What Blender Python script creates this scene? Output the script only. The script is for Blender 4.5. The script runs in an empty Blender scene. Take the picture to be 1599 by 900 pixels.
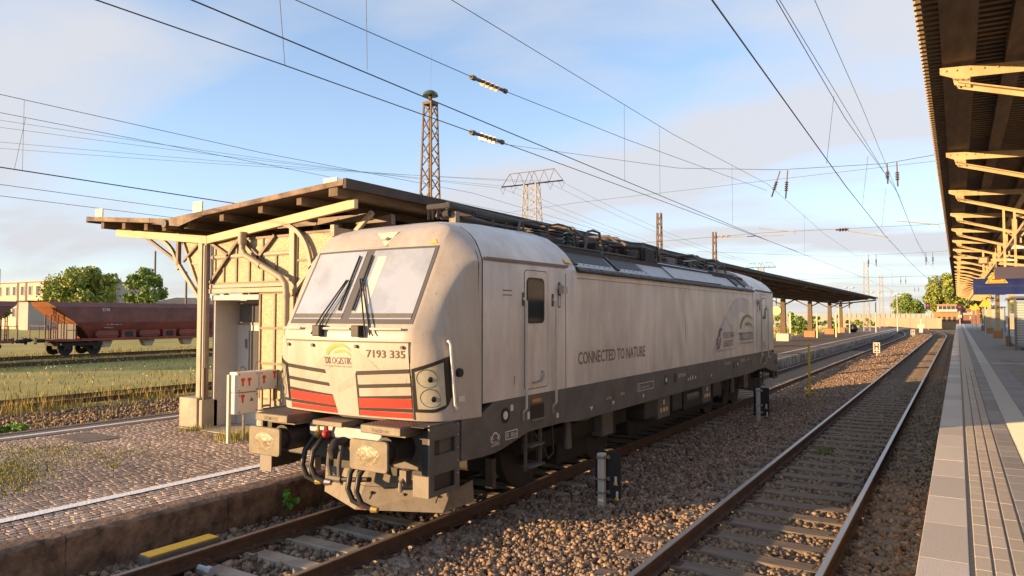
import bpy, bmesh, math, random
import numpy as np
from mathutils import Vector, Matrix
R = math.radians
random.seed(7); rng = np.random.default_rng(7)
scene = bpy.context.scene
COL = scene.collection
# ---------------------------------------------------------------- camera, sky, sun, exposure
cam_d = bpy.data.cameras.new('camera'); cam = bpy.data.objects.new('camera', cam_d); COL.objects.link(cam)
cam_d.sensor_width = 36.0; cam_d.lens = 25.02; cam_d.clip_start = 0.05; cam_d.clip_end = 6000
yaw, pitch = 0.5593, 0.0384
cam.location = (0, 0, 2.6103)
cam.rotation_euler = (math.pi/2 + pitch, 0, yaw)
scene.camera = cam
SUN_AZ, SUN_EL = R(39.5), R(8.0)          # light travels towards +X +Y, low evening sun behind the camera
world = bpy.data.worlds.new('World'); scene.world = world; world.use_nodes = True
nt = world.node_tree; nt.nodes.clear()
def wn(t, **k):
    n = nt.nodes.new(t)
    for a, b in k.items(): setattr(n, a, b)
    return n
wout = wn('ShaderNodeOutputWorld'); bg = wn('ShaderNodeBackground'); bg.inputs[1].default_value = 0.15
sky = wn('ShaderNodeTexSky', sky_type='NISHITA'); sky.sun_disc = False
sky.sun_elevation = SUN_EL; sky.sun_rotation = math.pi + SUN_AZ
sky.altitude = 100; sky.air_density = 0.72; sky.dust_density = 0.2; sky.ozone_density = 1.5
tc = wn('ShaderNodeTexCoord')
sep = wn('ShaderNodeSeparateXYZ'); nt.links.new(tc.outputs['Generated'], sep.inputs[0])
def wmath(op, a, b=None, clamp=False):
    n = wn('ShaderNodeMath', operation=op); n.use_clamp = clamp
    for i, v in enumerate((a, b)):
        if v is None: continue
        if isinstance(v, (int, float)): n.inputs[i].default_value = v
        else: nt.links.new(v, n.inputs[i])
    return n.outputs[0]
zden = wmath('ADD', wmath('MAXIMUM', sep.outputs[2], 0.0), 0.16)
cmb = wn('ShaderNodeCombineXYZ')
nt.links.new(wmath('DIVIDE', sep.outputs[0], zden), cmb.inputs[0]); nt.links.new(wmath('DIVIDE', sep.outputs[1], zden), cmb.inputs[1])
mp = wn('ShaderNodeMapping'); mp.inputs['Rotation'].default_value = (0, 0, R(-25)); mp.inputs['Scale'].default_value = (0.75, 1.5, 1); mp.inputs['Location'].default_value = (3.3, 1.7, 0)
nt.links.new(cmb.outputs[0], mp.inputs[0])
n1 = wn('ShaderNodeTexNoise'); n1.inputs['Scale'].default_value = 0.8; n1.inputs['Detail'].default_value = 6; n1.inputs['Roughness'].default_value = 0.46; n1.inputs['Distortion'].default_value = 0.35
nt.links.new(mp.outputs[0], n1.inputs['Vector'])
cr = wn('ShaderNodeValToRGB'); cr.color_ramp.elements[0].position = 0.40; cr.color_ramp.elements[1].position = 0.58
cr.color_ramp.elements[0].color = (0, 0, 0, 1); cr.color_ramp.elements[1].color = (1, 1, 1, 1)
nt.links.new(n1.outputs['Fac'], cr.inputs[0])
cfac = wmath('ADD', wmath('MULTIPLY', cr.outputs[0], 0.80), 0.09)
cmix = wn('ShaderNodeMixRGB'); cmix.inputs[2].default_value = (1.86, 1.86, 1.94, 1)
nt.links.new(cfac, cmix.inputs[0]); nt.links.new(sky.outputs[0], cmix.inputs[1])
hz = wmath('MULTIPLY', wmath('POWER', 2.718, wmath('MULTIPLY', wmath('MAXIMUM', sep.outputs[2], 0.0), -6.2)), 0.85)
hmix = wn('ShaderNodeMixRGB'); hmix.inputs[2].default_value = (1.55, 1.49, 1.57, 1)
nt.links.new(hz, hmix.inputs[0]); nt.links.new(cmix.outputs[0], hmix.inputs[1])
nt.links.new(hmix.outputs[0], bg.inputs[0]); nt.links.new(bg.outputs[0], wout.inputs[0])
sun_d = bpy.data.lights.new('sun', 'SUN'); sun_d.energy = 3.9; sun_d.angle = R(0.53); sun_d.color = (1.0, 0.62, 0.29)
sun = bpy.data.objects.new('sun', sun_d); COL.objects.link(sun)
sdir = Vector((math.sin(SUN_AZ)*math.cos(SUN_EL), math.cos(SUN_AZ)*math.cos(SUN_EL), -math.sin(SUN_EL)))
sun.rotation_euler = sdir.to_track_quat('-Z', 'Y').to_euler(); sun.location = (-30, -40, 12)
vs = scene.view_settings
vs.view_transform = 'Standard'; vs.look = 'None'; vs.exposure = 1.5; vs.gamma = 1.0; vs.use_curve_mapping = False
scene.cycles.max_bounces = 6; scene.cycles.caustics_reflective = False; scene.cycles.caustics_refractive = False
# ---------------------------------------------------------------- materials
M = {}
def mat(name, col, rough=0.7, metal=0.0, var=0.0, vscale=3.0, bump=0.0, bscale=20.0, col2=None, spec=0.5, coat=0.0, emit=None, detail=5, mscale=(1,1,1), attr=None, edge=None, streak=0.0, trans=0.0):
    m = bpy.data.materials.new(name); m.use_nodes = True
    t = m.node_tree; b = t.nodes['Principled BSDF']
    b.inputs['Roughness'].default_value = rough; b.inputs['Metallic'].default_value = metal
    b.inputs['Specular IOR Level'].default_value = spec; b.inputs['Coat Weight'].default_value = coat
    b.inputs['Base Color'].default_value = (*col, 1)
    if trans: b.inputs['Transmission Weight'].default_value = trans
    if emit: b.inputs['Emission Color'].default_value = (*emit[:3], 1); b.inputs['Emission Strength'].default_value = emit[3]
    if var or bump or col2 or attr:
        tcn = t.nodes.new('ShaderNodeTexCoord'); mpn = t.nodes.new('ShaderNodeMapping'); mpn.inputs['Scale'].default_value = mscale
        t.links.new(tcn.outputs['Object'], mpn.inputs[0])
    src = None
    if var or col2:
        n = t.nodes.new('ShaderNodeTexNoise'); n.inputs['Scale'].default_value = vscale; n.inputs['Detail'].default_value = detail; n.inputs['Roughness'].default_value = 0.65
        t.links.new(mpn.outputs[0], n.inputs['Vector'])
        r = t.nodes.new('ShaderNodeValToRGB'); r.color_ramp.elements[0].position = (edge or (0.3, 0.7))[0]; r.color_ramp.elements[1].position = (edge or (0.3, 0.7))[1]
        c2 = col2 if col2 else tuple(c*(1-var) for c in col); c1 = col if col2 else tuple(min(1, c*(1+var*0.5)) for c in col)
        r.color_ramp.elements[0].color = (*c2, 1); r.color_ramp.elements[1].color = (*c1, 1)
        t.links.new(n.outputs['Fac'], r.inputs[0]); src = r.outputs[0]
    if streak:
        tc2 = t.nodes.new('ShaderNodeTexCoord'); mp2 = t.nodes.new('ShaderNodeMapping'); mp2.inputs['Scale'].default_value = (2.6,2.6,0.55); t.links.new(tc2.outputs['Object'], mp2.inputs[0])
        ns = t.nodes.new('ShaderNodeTexNoise'); ns.inputs['Scale'].default_value = 1.0; ns.inputs['Detail'].default_value = 6; ns.inputs['Roughness'].default_value = 0.7; t.links.new(mp2.outputs[0], ns.inputs['Vector'])
        rs2 = t.nodes.new('ShaderNodeValToRGB'); rs2.color_ramp.elements[0].position = 0.36; rs2.color_ramp.elements[1].position = 0.60; k_ = 1-streak; rs2.color_ramp.elements[0].color = (k_,k_*0.97,k_*0.93,1); rs2.color_ramp.elements[1].color = (1,1,1,1); t.links.new(ns.outputs['Fac'], rs2.inputs[0])
        mx2 = t.nodes.new('ShaderNodeMixRGB'); mx2.blend_type = 'MULTIPLY'; mx2.inputs[0].default_value = 1.0; t.links.new(src, mx2.inputs[1]); t.links.new(rs2.outputs[0], mx2.inputs[2]); src = mx2.outputs[0]
    if attr:
        at = t.nodes.new('ShaderNodeAttribute'); at.attribute_name = attr
        mx = t.nodes.new('ShaderNodeMixRGB'); mx.blend_type = 'MULTIPLY'; mx.inputs[0].default_value = 1.0
        if src: t.links.new(src, mx.inputs[1])
        else: mx.inputs[1].default_value = (*col, 1)
        t.links.new(at.outputs['Color'], mx.inputs[2]); src = mx.outputs[0]
    if src: t.links.new(src, b.inputs['Base Color'])
    if bump:
        n2 = t.nodes.new('ShaderNodeTexNoise'); n2.inputs['Scale'].default_value = bscale; n2.inputs['Detail'].default_value = 4
        t.links.new(mpn.outputs[0], n2.inputs['Vector'])
        bp = t.nodes.new('ShaderNodeBump'); bp.inputs['Strength'].default_value = bump; bp.inputs['Distance'].default_value = 0.02
        t.links.new(n2.outputs['Fac'], bp.inputs['Height']); t.links.new(bp.outputs[0], b.inputs['Normal'])
    M[name] = m
    return m
# ---------------------------------------------------------------- mesh builder
class MB:
    def __init__(s): s.v = []; s.f = []
    def add(s, vs, fs):
        o = len(s.v); s.v += [tuple(v) for v in vs]; s.f += [tuple(o+i for i in f) for f in fs]; return s
    def box(s, x0, x1, y0, y1, z0, z1):
        return s.add([(x0,y0,z0),(x1,y0,z0),(x1,y1,z0),(x0,y1,z0),(x0,y0,z1),(x1,y0,z1),(x1,y1,z1),(x0,y1,z1)],
                     [(0,3,2,1),(4,5,6,7),(0,1,5,4),(1,2,6,5),(2,3,7,6),(3,0,4,7)])
    def bar(s, p, q, w, h=None, up=(0,0,1)):
        h = h or w; p = Vector(p); q = Vector(q); d = (q-p).normalized(); u = Vector(up)
        if abs(d.dot(u)) > 0.98: u = Vector((1,0,0))
        a = d.cross(u).normalized(); b = a.cross(d).normalized(); vs = []
        for c in (p, q):
            for i, j in ((-1,-1),(1,-1),(1,1),(-1,1)): vs.append(c + a*(i*w/2) + b*(j*h/2))
        return s.add(vs, [(0,1,2,3),(7,6,5,4),(0,4,5,1),(1,5,6,2),(2,6,7,3),(3,7,4,0)])
    def tube(s, pts, r, n=8, cap=True):
        pts = [Vector(p) for p in pts]; rs = r if isinstance(r, (list, tuple)) else [r]*len(pts); vs = []; fs = []
        prev = None
        for i, p in enumerate(pts):
            d = (pts[min(i+1, len(pts)-1)] - pts[max(i-1, 0)]).normalized()
            if prev is None:
                u = Vector((0,0,1)) if abs(d.z) < 0.9 else Vector((1,0,0)); a = d.cross(u).normalized()
            else: a = (prev - d*prev.dot(d)).normalized()
            prev = a; b = d.cross(a)
            for k in range(n):
                t = 2*math.pi*k/n; vs.append(p + (a*math.cos(t) + b*math.sin(t))*rs[i])
        for i in range(len(pts)-1):
            for k in range(n):
                k2 = (k+1) % n; fs.append((i*n+k, i*n+k2, (i+1)*n+k2, (i+1)*n+k))
        if cap: fs.append(tuple(range(n-1,-1,-1))); fs.append(tuple((len(pts)-1)*n+k for k in range(n)))
        return s.add(vs, fs)
    def prism(s, poly, axis, a, b):
        # poly in the two remaining axes (cyclic order x:(y,z) y:(x,z) z:(x,y))
        n = len(poly)
        def P(c, u, v): return (c,u,v) if axis == 'x' else (u,c,v) if axis == 'y' else (u,v,c)
        vs = [P(a,*p) for p in poly] + [P(b,*p) for p in poly]
        return s.add(vs, [tuple(range(n)), tuple(range(2*n-1, n-1, -1))] + [(i, n+i, n+(i+1)%n, (i+1)%n) for i in range(n)])
    def grid(s, fn, us, vs_):
        nu, nv = len(us), len(vs_)
        return s.add([fn(u, v) for v in vs_ for u in us], [(j*nu+i, j*nu+i+1, (j+1)*nu+i+1, (j+1)*nu+i) for j in range(nv-1) for i in range(nu-1)])
    def disc(s, c, nrm, r, th, n=14):
        c = Vector(c); d = Vector(nrm).normalized()
        return s.tube([c, c+d*th], r, n)
    def ball(s, c, r, n=8, m=6, sc=(1,1,1)):
        vs = []; fs = []
        for j in range(m+1):
            ph = math.pi*j/m
            for i in range(n):
                th = 2*math.pi*i/n; vs.append((c[0]+r*sc[0]*math.sin(ph)*math.cos(th), c[1]+r*sc[1]*math.sin(ph)*math.sin(th), c[2]+r*sc[2]*math.cos(ph)))
        for j in range(m):
            for i in range(n): fs.append((j*n+i, (j+1)*n+i, (j+1)*n+(i+1)%n, j*n+(i+1)%n))
        return s.add(vs, fs)
    def build(s, name, m, parent=None, origin=(0,0,0), smooth=False, bevel=0.0, seg=2, label=None, fix=True):
        me = bpy.data.meshes.new(name)
        ox, oy, oz = origin
        me.from_pydata([(x-ox, y-oy, z-oz) for x, y, z in s.v], [], s.f)
        bm = bmesh.new(); bm.from_mesh(me)
        if fix: bmesh.ops.recalc_face_normals(bm, faces=bm.faces)
        if bevel:
            eds = [e for e in bm.edges if len(e.link_faces) == 2 and e.calc_face_angle(0) > 0.5]
            bmesh.ops.bevel(bm, geom=eds, offset=bevel, segments=seg, affect='EDGES', profile=0.5)
        for f in bm.faces: f.smooth = bool(smooth)
        if smooth:
            for e in bm.edges: e.smooth = not (len(e.link_faces) == 2 and e.calc_face_angle(0) > (0.7 if smooth is True else smooth))
        bm.to_mesh(me); bm.free()
        if m is not None: me.materials.append(M[m] if isinstance(m, str) else m)
        o = bpy.data.objects.new(name, me); COL.objects.link(o)
        if parent is not None: o.parent = parent
        else: o.location = origin
        if label: o['label'] = label
        return o
def empty(name, loc, label=None, cat=None, group=None, kind=None):
    o = bpy.data.objects.new(name, None); COL.objects.link(o); o.location = loc; o.empty_display_size = 0.2
    tag(o, label, cat, group, kind); return o
def tag(o, label=None, cat=None, group=None, kind=None):
    if label: o['label'] = label
    if cat: o['category'] = cat
    if group: o['group'] = group
    if kind: o['kind'] = kind
    return o
def copy_tree(o, parent=None):
    c = o.copy(); COL.objects.link(c)
    if parent is not None: c.parent = parent
    for ch in list(o.children): copy_tree(ch, c)
    return c
def inst(src, parent, loc, rot=None, scale=None, name=None):
    c = src.copy(); COL.objects.link(c); c.parent = parent; c.location = loc
    if rot is not None: c.rotation_euler = rot
    if scale is not None: c.scale = scale
    return c
def text2d(txt, w=None, h=None, offset=0.0, shear=0.0, res=2):
    cu = bpy.data.curves.new('t', 'FONT'); cu.body = txt; cu.resolution_u = res; cu.offset = offset; cu.shear = shear
    o = bpy.data.objects.new('t', cu); COL.objects.link(o)
    dg = bpy.context.evaluated_depsgraph_get(); dg.update()
    me = bpy.data.meshes.new_from_object(o.evaluated_get(dg))
    vs = [(v.co.x, v.co.y) for v in me.vertices]; fs = [tuple(p.vertices) for p in me.polygons]
    bpy.data.objects.remove(o); bpy.data.meshes.remove(me); bpy.data.curves.remove(cu)
    x0 = min(v[0] for v in vs); x1 = max(v[0] for v in vs); y0 = min(v[1] for v in vs); y1 = max(v[1] for v in vs)
    sx = w/(x1-x0) if w else h/(y1-y0); sy = h/(y1-y0) if h else sx
    return [((x-x0)*sx, (y-y0)*sy) for x, y in vs], fs
def put_text(mb, txt, fn, w=None, h=None, **k):
    v, f = text2d(txt, w, h, **k); mb.add([fn(a, b) for a, b in v], f)
def lerp(x, tab):
    if x <= tab[0][0]: return tab[0][1]
    for (a, fa), (b, fb) in zip(tab, tab[1:]):
        if x <= b: return fa + (fb-fa)*(x-a)/(b-a)
    return tab[-1][1]
def arc_band(cx, cz, r0, r1, w0, a0, a1, n=20, taper=True):
    # crescent in 2D: list of (outer, inner) pairs
    out = []
    for i in range(n+1):
        t = i/n; a = a0+(a1-a0)*t; wd = w0*(math.sin(math.pi*min(1, t*0.62+0.38)) if taper else 1)
        out.append(((cx+r0*math.cos(a), cz+r1*math.sin(a)), (cx+(r0-wd)*math.cos(a), cz+(r1-wd)*math.sin(a))))
    return out
def add_band(mb, pairs, fn):
    vs = []; 
    for o, i in pairs: vs += [fn(*o), fn(*i)]
    mb.add(vs, [(2*k, 2*k+1, 2*k+3, 2*k+2) for k in range(len(pairs)-1)])
XL, XR, Y0, ZR, ZPL, ZPR = -6.475, -1.912, 5.924, 0.166, 0.255, 0.926
# base colours, a few with light or reflection painted in
mat('loco_white', (0.66,0.635,0.61), 0.38, streak=0.18, var=0.36, vscale=1.1, bump=0.03, bscale=60, mscale=(1,1,0.45), edge=(0.15,0.75), coat=0.12)
mat('loco_mask', (0.435,0.40,0.36), 0.42, streak=0.20, col2=(0.15,0.12,0.095), vscale=34.0, detail=12, bump=0.05, bscale=90, edge=(0.24,0.39), mscale=(1,1,0.6))
mat('loco_roof_white', (0.56,0.55,0.54), 0.5, col2=(0.30,0.27,0.24), vscale=7.0, detail=9, bump=0.04, bscale=90, edge=(0.27,0.5))
mat('sill_grey', (0.115,0.112,0.11), 0.55, var=0.35, vscale=3, bump=0.03, bscale=40)
mat('loco_black', (0.012,0.012,0.012), 0.5)
mat('roof_panel_grey', (0.36,0.39,0.43), 0.4, var=0.2, vscale=2, metal=0.1)
mat('grille_dark', (0.035,0.037,0.042), 0.55, bump=0.2, bscale=300)
mat('glass_front', (0.60,0.595,0.55), 0.05, metal=0.55, spec=1.0, coat=0.6, var=0.30, vscale=1.1, edge=(0.3,0.6))  # pale mottling painted in for uneven sky reflection
mat('glass_dark', (0.010,0.010,0.011), 0.06, spec=0.35)
mat('glass_lamp', (0.42,0.405,0.33), 0.12, spec=0.8, coat=1.0, var=0.15, vscale=8)
mat('lamp_reflector', (0.19,0.19,0.155), 0.15, metal=0.5, spec=0.8)
mat('red_stripe', (0.78,0.035,0.022), 0.4, var=0.15, vscale=8)
mat('text_brown', (0.085,0.065,0.05), 0.6)
mat('text_taupe', (0.20,0.155,0.13), 0.6)
mat('text_white', (0.62,0.60,0.56), 0.6)
mat('logo_green', (0.20,0.30,0.03), 0.5)
mat('logo_green_dim', (0.20,0.25,0.08), 0.5)
mat('decal_pink', (0.44,0.36,0.315), 0.45, var=0.15, vscale=6)
mat('decal_violet', (0.575,0.55,0.55), 0.45, var=0.15, vscale=3)
mat('decal_blue', (0.07,0.12,0.16), 0.5); mat('decal_red', (0.24,0.10,0.09), 0.5)
mat('orange_label', (0.55,0.21,0.03), 0.5); mat('yellow_label', (0.75,0.45,0.05), 0.5)
mat('buffer_steel', (0.165,0.145,0.11), 0.55, metal=0.25, var=0.3, vscale=6, bump=0.05, bscale=60)
mat('grease', (0.27,0.22,0.135), 0.4, col2=(0.14,0.12,0.085), vscale=14, bump=0.5, bscale=25, edge=(0.35,0.6))
mat('beam_grey', (0.12,0.11,0.10), 0.6, var=0.3, vscale=4, bump=0.05, bscale=50)
mat('plow_grey', (0.225,0.20,0.165), 0.65, col2=(0.15,0.125,0.10), vscale=9, bump=0.08, bscale=80, edge=(0.25,0.55))
mat('dark_metal', (0.035,0.033,0.032), 0.6, var=0.4, vscale=6, bump=0.1, bscale=40)
mat('bogie_dark', (0.022,0.020,0.019), 0.75, var=0.4, vscale=5)
mat('steel', (0.42,0.41,0.40), 0.35, metal=0.8, var=0.2, vscale=10)
mat('rubber', (0.014,0.014,0.015), 0.5)
mat('coupling_red', (0.42,0.03,0.03), 0.45); mat('brass', (0.38,0.27,0.08), 0.45, metal=0.3)
mat('rail_top', (0.33,0.30,0.285), 0.38, metal=0.8, var=0.15, vscale=20)
mat('rail_rust', (0.105,0.060,0.038), 0.8, col2=(0.055,0.032,0.022), vscale=6, bump=0.1, bscale=60)
mat('rail_top_dull', (0.30,0.24,0.19), 0.45, metal=0.5, var=0.25, vscale=12)
mat('sleeper_concrete', (0.36,0.32,0.27), 0.9, col2=(0.21,0.17,0.135), vscale=4, bump=0.12, bscale=60, edge=(0.3,0.62))
mat('sleeper_wood', (0.215,0.17,0.13), 0.9, col2=(0.10,0.078,0.06), vscale=5, bump=0.35, bscale=14, mscale=(0.35,4,4), edge=(0.25,0.65))
mat('ballast_base', (0.125,0.092,0.07), 0.95, col2=(0.035,0.026,0.02), vscale=16, bump=1.0, bscale=18, edge=(0.3,0.7), detail=7)
mat('stone', (0.38,0.31,0.25), 0.9, attr='tone', bump=0.2, bscale=40)
mat('soil', (0.13,0.115,0.06), 0.95, col2=(0.075,0.085,0.03), vscale=0.35, bump=0.6, bscale=6, detail=8)
mat('lawn', (0.44,0.33,0.085), 0.95, col2=(0.22,0.225,0.045), vscale=0.22, bump=0.8, bscale=5, detail=9, edge=(0.35,0.65))
mat('grass_dry', (0.46,0.34,0.12), 0.8, attr='tone'); mat('grass_green', (0.17,0.20,0.04), 0.8, attr='tone')
mat('flower_white', (0.7,0.68,0.6), 0.8)
mat('leaf', (0.22,0.275,0.07), 0.6, attr='tone'); mat('bark', (0.09,0.065,0.045), 0.9, var=0.3, vscale=8)
mat('cobble', (0.43,0.375,0.335), 0.8, attr='tone', bump=0.25, bscale=40)
mat('cobble_joint', (0.075,0.06,0.045), 0.95, col2=(0.05,0.055,0.02), vscale=1.5)
mat('asphalt', (0.17,0.14,0.12), 0.9, var=0.25, vscale=3, bump=0.7, bscale=90)
mat('edge_stone', (0.24,0.16,0.11), 0.95, col2=(0.055,0.036,0.026), vscale=4.5, bump=1.0, bscale=16, detail=12, edge=(0.33,0.62))
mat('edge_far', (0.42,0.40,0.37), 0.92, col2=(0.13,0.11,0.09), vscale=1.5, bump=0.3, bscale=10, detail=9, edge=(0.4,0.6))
mat('paint_white', (0.82,0.82,0.81), 0.7, col2=(0.45,0.40,0.37), vscale=18, detail=8, edge=(0.24,0.36), bump=0.5, bscale=30)
mat('concrete', (0.42,0.37,0.29), 0.9, var=0.3, vscale=2.5, bump=0.12, bscale=30)
mat('concrete_white', (0.62,0.57,0.5), 0.9, var=0.15, vscale=3)
mat('slab_light', (0.58,0.54,0.48), 0.85, attr='tone', bump=0.7, bscale=110)
mat('slab_warm', (0.50,0.44,0.36), 0.85, attr='tone', bump=0.6, bscale=90)
mat('slab_dark', (0.30,0.285,0.275), 0.85, attr='tone', bump=0.5, bscale=90)
mat('slab_brown', (0.27,0.24,0.21), 0.85, attr='tone', bump=0.5, bscale=90)
mat('slab_white', (0.56,0.54,0.50), 0.8, attr='tone', bump=0.4, bscale=90)
mat('joint_sand', (0.26,0.23,0.19), 0.95, var=0.3, vscale=30)
mat('frame_cream', (0.33,0.27,0.195), 0.55, col2=(0.20,0.155,0.105), vscale=3, bump=0.05, bscale=50, edge=(0.2,0.5))
mat('canopy_cream', (0.56,0.42,0.235), 0.6, col2=(0.42,0.29,0.15), vscale=3, bump=0.04, bscale=60, edge=(0.25,0.55))
mat('frame_dark', (0.16,0.115,0.085), 0.6, var=0.35, vscale=4)
mat('door_paint', (0.56,0.53,0.49), 0.5, var=0.12, vscale=2, bump=0.02, bscale=40)
mat('glass_ribbed', (0.56,0.48,0.29), 0.34, col2=(0.30,0.235,0.12), vscale=30, bump=0.7, bscale=75, spec=0.6, detail=3)
mat('glass_door', (0.10,0.105,0.11), 0.05, spec=0.8, coat=1.0)
mat('roof_felt', (0.062,0.052,0.047), 0.85, var=0.3, vscale=2, bump=0.1, bscale=20)
mat('roof_wood', (0.105,0.072,0.048), 0.85, col2=(0.05,0.033,0.022), vscale=3, mscale=(6,0.4,1), bump=0.2, bscale=8)
mat('fascia', (0.30,0.22,0.155), 0.8, col2=(0.07,0.05,0.04), vscale=2.2, bump=0.2, bscale=20, edge=(0.35,0.65))
mat('wood_beam', (0.19,0.145,0.10), 0.85, col2=(0.10,0.07,0.05), vscale=3, mscale=(3,0.5,3), bump=0.15, bscale=15)
mat('corrugated', (0.135,0.10,0.062), 0.6, var=0.25, vscale=2)
mat('lattice_rust', (0.20,0.145,0.085), 0.75, col2=(0.11,0.078,0.05), vscale=4)
mat('lattice_grey', (0.36,0.33,0.27), 0.7, var=0.2, vscale=3)
mat('insulator', (0.10,0.055,0.045), 0.25, coat=0.6); mat('insulator_green', (0.045,0.085,0.06), 0.25, coat=0.6); mat('insulator_glass', (0.34,0.22,0.11), 0.2, coat=0.8)
mat('wire', (0.045,0.06,0.065), 0.5, metal=0.3)
mat('wire_grey', (0.20,0.22,0.24), 0.6)
mat('post_white', (0.52,0.50,0.45), 0.6, var=0.12, vscale=6); mat('panel_black', (0.014,0.015,0.018), 0.5)
mat('cabinet_white', (0.66,0.62,0.56), 0.55, col2=(0.42,0.35,0.25), vscale=9, detail=8, edge=(0.22,0.36))
mat('sticker_red', (0.60,0.04,0.03), 0.5)
mat('post_yellow', (0.62,0.44,0.05), 0.5); mat('yellow_top', (0.85,0.50,0.03), 0.6, var=0.1, vscale=9)
mat('sign_blue', (0.008,0.02,0.13), 0.35, coat=0.3); mat('sign_violet', (0.06,0.055,0.10), 0.5)
mat('lamp_white', (0.7,0.68,0.62), 0.4)
mat('shelter_glass', (0.30,0.38,0.38), 0.06, spec=0.8, coat=1.0)
mat('shelter_steel', (0.16,0.175,0.18), 0.4, metal=0.4)
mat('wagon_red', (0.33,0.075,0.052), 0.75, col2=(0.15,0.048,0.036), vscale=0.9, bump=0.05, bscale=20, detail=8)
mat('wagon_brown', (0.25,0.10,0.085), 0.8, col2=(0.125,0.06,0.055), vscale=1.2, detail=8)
mat('wagon_sunlit', (0.40,0.145,0.04), 0.8, col2=(0.22,0.085,0.035), vscale=2, detail=8)  # orange sunlight put into the colour of the wagon ends
mat('building_cream', (0.62,0.48,0.36), 0.9, var=0.12, vscale=0.3); mat('building_grey', (0.42,0.39,0.36), 0.9, var=0.12, vscale=0.4)
mat('brick_red', (0.27,0.135,0.085), 0.9, var=0.25, vscale=1.5); mat('brick_orange', (0.42,0.225,0.11), 0.9, var=0.2, vscale=1.2)
mat('wall_tan', (0.46,0.36,0.25), 0.9, var=0.15, vscale=0.5); mat('wall_grey', (0.36,0.36,0.35), 0.9, var=0.15, vscale=0.3)
mat('window_dark', (0.05,0.055,0.06), 0.1, coat=0.8)
mat('signal_red', (0.5,0.01,0.03), 0.4, emit=(1.0,0.02,0.05,1.2))
mat('clock_face', (0.75,0.68,0.42), 0.5)
mat('sleeper_tan', (0.44,0.36,0.27), 0.9, col2=(0.25,0.19,0.14), vscale=5, bump=0.3, bscale=14)
mat('ws_frame', (0.085,0.083,0.08), 0.45)
mat('facade', (0.46,0.45,0.45), 0.9, var=0.15, vscale=0.5)
mat('coupling_dark', (0.09,0.025,0.022), 0.6)
mat('bar_brown', (0.20,0.15,0.10), 0.6, var=0.3, vscale=5)
# ================================================================ ground, tracks, platforms
g = MB(); g.add([(-2500,-300,-0.55),(1500,-300,-0.55),(1500,4000,-0.55),(-2500,4000,-0.55)], [(0,1,2,3)])
tag(g.build('ground', 'soil'), kind='structure')
def track_dx(Y): return 0.0 if Y < 95 else -((Y-95)**2)/620.0
def hb(x, y=20):
    x = x - track_dx(y)
    return lerp(x, [(-8.6,-0.24),(-8.2,-0.23),(-7.4,-0.215),(-5.4,-0.215),(-4.7,-0.20),(-3.5,-0.08),(-2.9,-0.035),(-0.95,-0.035),(-0.6,-0.05),(-0.2,-0.06),(0.4,-0.1)])
ys = list(np.concatenate([np.arange(-4,40,0.8), np.arange(40,120,4), np.arange(120,330,8)])); xs = list(np.arange(-8.6,0.41,0.3))
b = MB(); b.grid(lambda x, y: (x+track_dx(y), y, hb(x+track_dx(y), y)-0.012), xs, ys)
tag(b.build('ballast_bed', 'ballast_base', smooth=True, fix=True), kind='structure')
# --- loose ballast stones
def stones(name, n, xr, yr, size, keep, zf, tones, parent=None, dz=0.0, seed=1):
    rg = np.random.default_rng(seed)
    x = rg.uniform(*xr, n); y = yr[0] + (yr[1]-yr[0])*rg.uniform(0,1,n)**1.35 if yr[1]-yr[0] > 12 else rg.uniform(*yr, n)
    k = np.array([keep(a, c) for a, c in zip(x, y)]); x = x[k]; y = y[k]; n = len(x)
    cube = np.array([(-1,-1,-1),(1,-1,-1),(1,1,-1),(-1,1,-1),(-1,-1,1),(1,-1,1),(1,1,1),(-1,1,1)], float)
    fac = np.array([(0,2,1),(0,3,2),(4,5,6),(4,6,7),(0,1,5),(0,5,4),(1,2,6),(1,6,5),(2,3,7),(2,7,6),(3,0,4),(3,4,7)])
    s = size[0] + (size[1]-size[0])*rg.uniform(0,1,n)**1.6
    v = cube[None]*(1+rg.uniform(-0.62,0.34,(n,8,3)))*(s[:,None,None]*0.5)*rg.uniform(0.65,1.3,(n,1,3))
    q = rg.normal(size=(n,4)); q /= np.linalg.norm(q,axis=1)[:,None]; w_,a_,b_,c_ = q.T
    Rm = np.stack([1-2*(b_*b_+c_*c_),2*(a_*b_-c_*w_),2*(a_*c_+b_*w_),2*(a_*b_+c_*w_),1-2*(a_*a_+c_*c_),2*(b_*c_-a_*w_),2*(a_*c_-b_*w_),2*(b_*c_+a_*w_),1-2*(a_*a_+b_*b_)],1).reshape(n,3,3)
    v = np.einsum('nij,nkj->nki', Rm, v)
    z = np.array([zf(a, c) for a, c in zip(x, y)]) + rg.uniform(-0.012,0.028,n) + dz
    v += np.stack([x,y,z],1)[:,None,:]
    f = (fac[None] + (np.arange(n)*8)[:,None,None]).reshape(-1,3)
    me = bpy.data.meshes.new(name); me.vertices.add(n*8); me.vertices.foreach_set('co', v.reshape(-1))
    me.loops.add(len(f)*3); me.loops.foreach_set('vertex_index', f.reshape(-1).astype(np.int32))
    me.polygons.add(len(f)); me.polygons.foreach_set('loop_start', np.arange(0,len(f)*3,3,dtype=np.int32)); me.polygons.foreach_set('loop_total', np.full(len(f),3,np.int32))
    me.update(calc_edges=True)
    tn = np.array(tones)[rg.integers(0,len(tones),n)]*rg.uniform(0.7,1.25,(n,1))
    ca = me.color_attributes.new('tone','FLOAT_COLOR','POINT'); ca.data.foreach_set('color', np.repeat(np.concatenate([tn,np.ones((n,1))],1),8,axis=0).reshape(-1).astype(np.float32))
    me.materials.append(M['stone']); o = bpy.data.objects.new(name, me); COL.objects.link(o)
    if parent: o.parent = parent
    return o
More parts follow.
